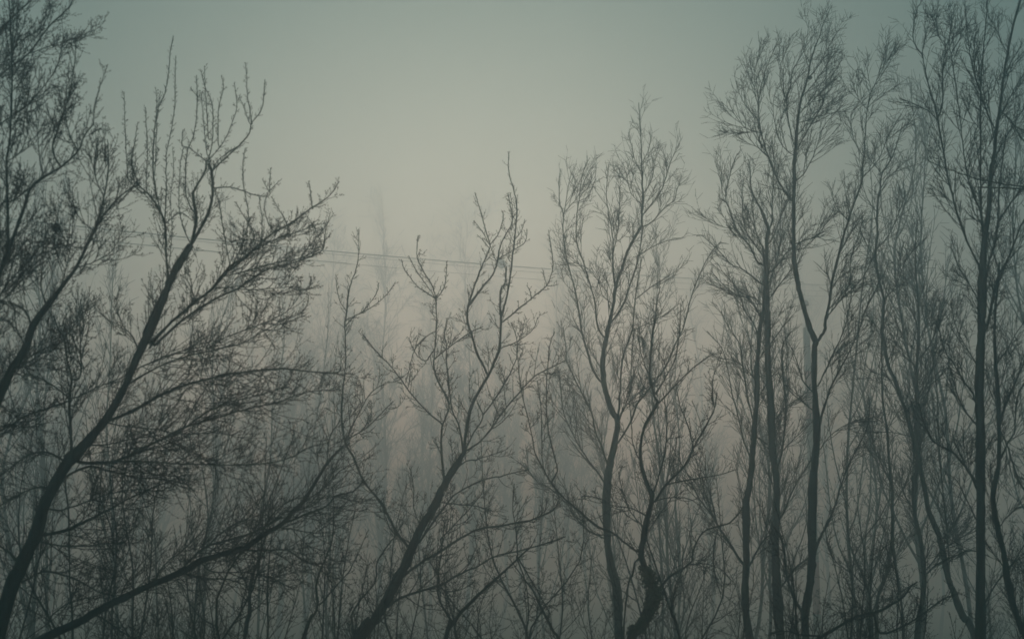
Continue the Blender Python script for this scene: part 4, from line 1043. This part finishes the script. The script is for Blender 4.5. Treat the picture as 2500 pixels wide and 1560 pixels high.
# ------------------------------------------------------------------ power lines, ball, mast, clump
def wires():
    m, n, l, b = new_mat('wire_aluminium')
    b.inputs['Base Color'].default_value = (0.13, 0.13, 0.13, 1); b.inputs['Metallic'].default_value = 0.6; b.inputs['Roughness'].default_value = 0.6
    k = 0.8
    def pt(t, h, off=0.0):
        return (k * (-11.1 + 15 * t), k * (78 + 11.6 * t) + off, CAM_H + k * h)
    rows = [('upper overhead wire carrying the grey ball, running behind the trees', 18.10, 0.0, 0.0),
            ('overhead wire just below the upper one, almost touching it on the left', 18.01, -0.14, 0.25),
            ('lowest thin overhead wire, well below the upper pair', 17.35, -0.1, -0.4),
            ('faint overhead wire hanging just under the pair behind the left tree', 17.72, -0.10, 0.9)]
    for i, (lab, h0, dh, off) in enumerate(rows):
        ts = np.linspace(-1.45, 4.2 if i < 3 else 0.1, 70)
        P_ = np.array([pt(t, h0 + 1.14 * t + 0.16 * t * t + dh * max(t, 0), off) for t in ts])
        V, F = tubes(P_[None], np.full((1, len(ts)), [0.030, 0.014, 0.013, 0.012][i]), 6)
        o = mesh_obj('power_line', V, F, m)
        tag(o, lab, 'power line', 'overhead power lines')
    # marker ball clamped on the upper wires
    c = np.array(pt(0.715, 12.7, 0.12)); c[2] = W(1225, 645, c[1])[2]; c[0] = W(1225, 645, c[1])[0]
    ball = empty('marker_ball', tuple(c), 'round grey marker ball on the power lines behind the middle tree', 'marker ball')
    mb, n, l, b = new_mat('ball_grey')
    tc = n.new('ShaderNodeTexCoord'); no = n.new('ShaderNodeTexNoise'); no.inputs['Scale'].default_value = 8
    l.new(tc.outputs['Object'], no.inputs['Vector'])
    cr = n.new('ShaderNodeValToRGB'); cr.color_ramp.elements[0].color = (0.035, 0.03, 0.03, 1); cr.color_ramp.elements[1].color = (0.07, 0.065, 0.06, 1)
    l.new(no.outputs[0], cr.inputs[0]); l.new(cr.outputs[0], b.inputs['Base Color']); b.inputs['Roughness'].default_value = 0.6
    def sphere(r, nu=24, nv=14, sq=1.0, dome=None):
        V, F = [], []
        vs = np.linspace(-math.pi / 2, math.pi / 2, nv) if dome is None else np.linspace(dome[0], dome[1], nv)
        for a in vs:
            for j in range(nu):
                q = j * 2 * math.pi / nu
                V.append((r * math.cos(a) * math.cos(q), r * math.cos(a) * math.sin(q), r * sq * math.sin(a)))
        for i in range(nv - 1):
            for j in range(nu):
                F.append((i * nu + j, i * nu + (j + 1) % nu, (i + 1) * nu + (j + 1) % nu, (i + 1) * nu + j))
        return np.array(V), np.array(F)
    for dome, nm in (((0.02, math.pi / 2), 'shell'), ((-math.pi / 2, -0.02), 'shell')):
        V, F = sphere(0.23, 28, 9, 1.0, dome); mesh_obj(nm, V, F, mb, ball)
    th = np.linspace(0, 2 * math.pi, 29)
    P_ = np.stack([0.232 * np.cos(th), 0.232 * np.sin(th), 0 * th], -1)
    V, F = tubes(P_[None], np.full((1, 29), 0.014), 6); mesh_obj('flange', V, F, mb, ball)
    for s_ in (-1, 1):
        P_ = np.array([(s_ * 0.20, 0, 0.03), (s_ * 0.27, 0, 0.02), (s_ * 0.33, 0, 0.0)])
        V, F = tubes(P_[None], np.array([[0.03, 0.03, 0.02]]), 8); mesh_obj('clamp', V, F, m, ball)
    # banded mast far behind the tall forked tree
    d = 60.0
    def y2z(y): return W(1972, y, d)[2]
    X = W(1972, 900, d)[0]
    g0 = gz(X, d)
    mast = empty('striped_mast', (X, d, g0), 'faded red and white banded mast with a round head behind the forked trunk', 'mast')
    def paint(nm, c):
        mm, n, l, b = new_mat(nm)
        tc = n.new('ShaderNodeTexCoord'); no = n.new('ShaderNodeTexNoise'); no.inputs['Scale'].default_value = 3; no.inputs['Detail'].default_value = 6
        l.new(tc.outputs['Object'], no.inputs['Vector'])
        mx = n.new('ShaderNodeMix'); mx.data_type = 'RGBA'; mx.inputs[6].default_value = (*c, 1)
        mx.inputs[7].default_value = (c[0] * 0.6 + 0.05, c[1] * 0.6 + 0.05, c[2] * 0.6 + 0.05, 1)
        l.new(no.outputs[0], mx.inputs[0]); l.new(mx.outputs[2], b.inputs['Base Color']); b.inputs['Roughness'].default_value = 0.6
        return mm
    red, white = paint('mast_red', (0.70, 0.16, 0.11)), paint('mast_white', (0.42, 0.36, 0.28))
    edges = [1640, 1500, 1370, 1236, 1163, 1024, 906, 800]
    cols = ['w', 'r', 'w', 'r', 'w', 'r', 'w']
    for i in range(len(edges) - 1):
        z0 = (y2z(edges[i]) - g0) if i else -0.3
        z1 = y2z(edges[i + 1]) - g0
        r0_, r1_ = [0.150 * (1.08 - 0.10 * q / 7) for q in (i, i + 1)]
        P_ = np.array([(0, 0, z0), (0, 0, (z0 + z1) / 2), (0, 0, z1 - 0.004)])
        V, F = tubes(P_[None], np.array([[r0_, (r0_ + r1_) / 2, r1_]]), 20)
        o = mesh_obj('band', V, F, red if cols[i] == 'r' else white, mast)
        o['label'] = 'faded red painted band' if cols[i] == 'r' else 'off-white painted band'
        if i:
            th = np.linspace(0, 2 * math.pi, 21)
            P_ = np.stack([(r0_ + 0.01) * np.cos(th), (r0_ + 0.01) * np.sin(th), 0 * th + z0], -1)
            V, F = tubes(P_[None], np.full((1, 21), 0.018), 6); mesh_obj('joint_ring', V, F, m, mast)
    zt = y2z(800) - g0
    P_ = np.array([(0, 0, zt - 0.02), (0, 0, zt + 0.35), (0, 0, y2z(752) - g0)])
    V, F = tubes(P_[None], np.array([[0.05, 0.04, 0.035]]), 10); mesh_obj('neck', V, F, white, mast)
    V, F = sphere(0.145, 20, 13, 1.05); V = V + np.array((0, 0, y2z(741) - g0))
    mesh_obj('head', V, F, paint('head_pink', (0.55, 0.28, 0.25)), mast)

def leaf_clump(x, y, d, r, label):
    c = W(x, y, d)
    n = 700
    o = norm(RNG.standard_normal((n, 3))); rr = r * RNG.random(n) ** 0.45
    c0 = o * rr[:, None] * np.array((0.9, 0.9, 1.1))
    x_ = norm(RNG.standard_normal((n, 3))); nn = norm(np.cross(x_, RNG.standard_normal((n, 3)))); y_ = np.cross(nn, x_)
    s = (r * (0.14 + 0.16 * RNG.random(n)))[:, None]
    V = np.stack([c0 - y_ * s, c0 + x_ * s * 0.6 + nn * s * 0.2, c0 + y_ * s * 1.2, c0 - x_ * s * 0.6 + nn * s * 0.2], 1).reshape(-1, 3)
    F = np.arange(n)[:, None] * 4 + np.arange(4)[None]
    e = empty('leaf_clump', tuple(c), label, 'leaf clump')
    tag(mesh_obj('dead_leaves', V, F, M_BUD, e, smooth=False), kind='stuff')
    k = 26
    th = RNG.random((k, 1)) * 6.28 + np.linspace(0, 4.0, 12)[None]
    ph = RNG.standard_normal((k, 1)) * 0.6
    Pn = np.stack([np.cos(th) * np.cos(ph), np.sin(th) * np.cos(ph), np.sin(ph) + 0 * th + 0.2 * np.sin(th * 2)], -1) * r * (0.7 + 0.35 * RNG.random((k, 1, 1)))
    V, F = tubes(Pn, np.full((k, 12), r * 0.035), 4)
    tag(mesh_obj('woven_twigs', V, F, M_TWIG, e), kind='stuff')

def build():
    build_ground(); build_haze()
    poplars(); middle_trees()
    wires()
    far_left_tree(); left_tree(); low_left_tree(); centre_tree(); ridge_tree(); ivy_tree(); right_trees()
    saplings(); thickets()
    leaf_clump(137, 556, 11.6, 0.036, 'dark round clump of dead leaves caught high in the far-left twigs')
    leaf_clump(2000 - 22, 190, 20.9, 0.032, 'small dark clump of leaves lodged in the windswept crown')
    finish()

build()
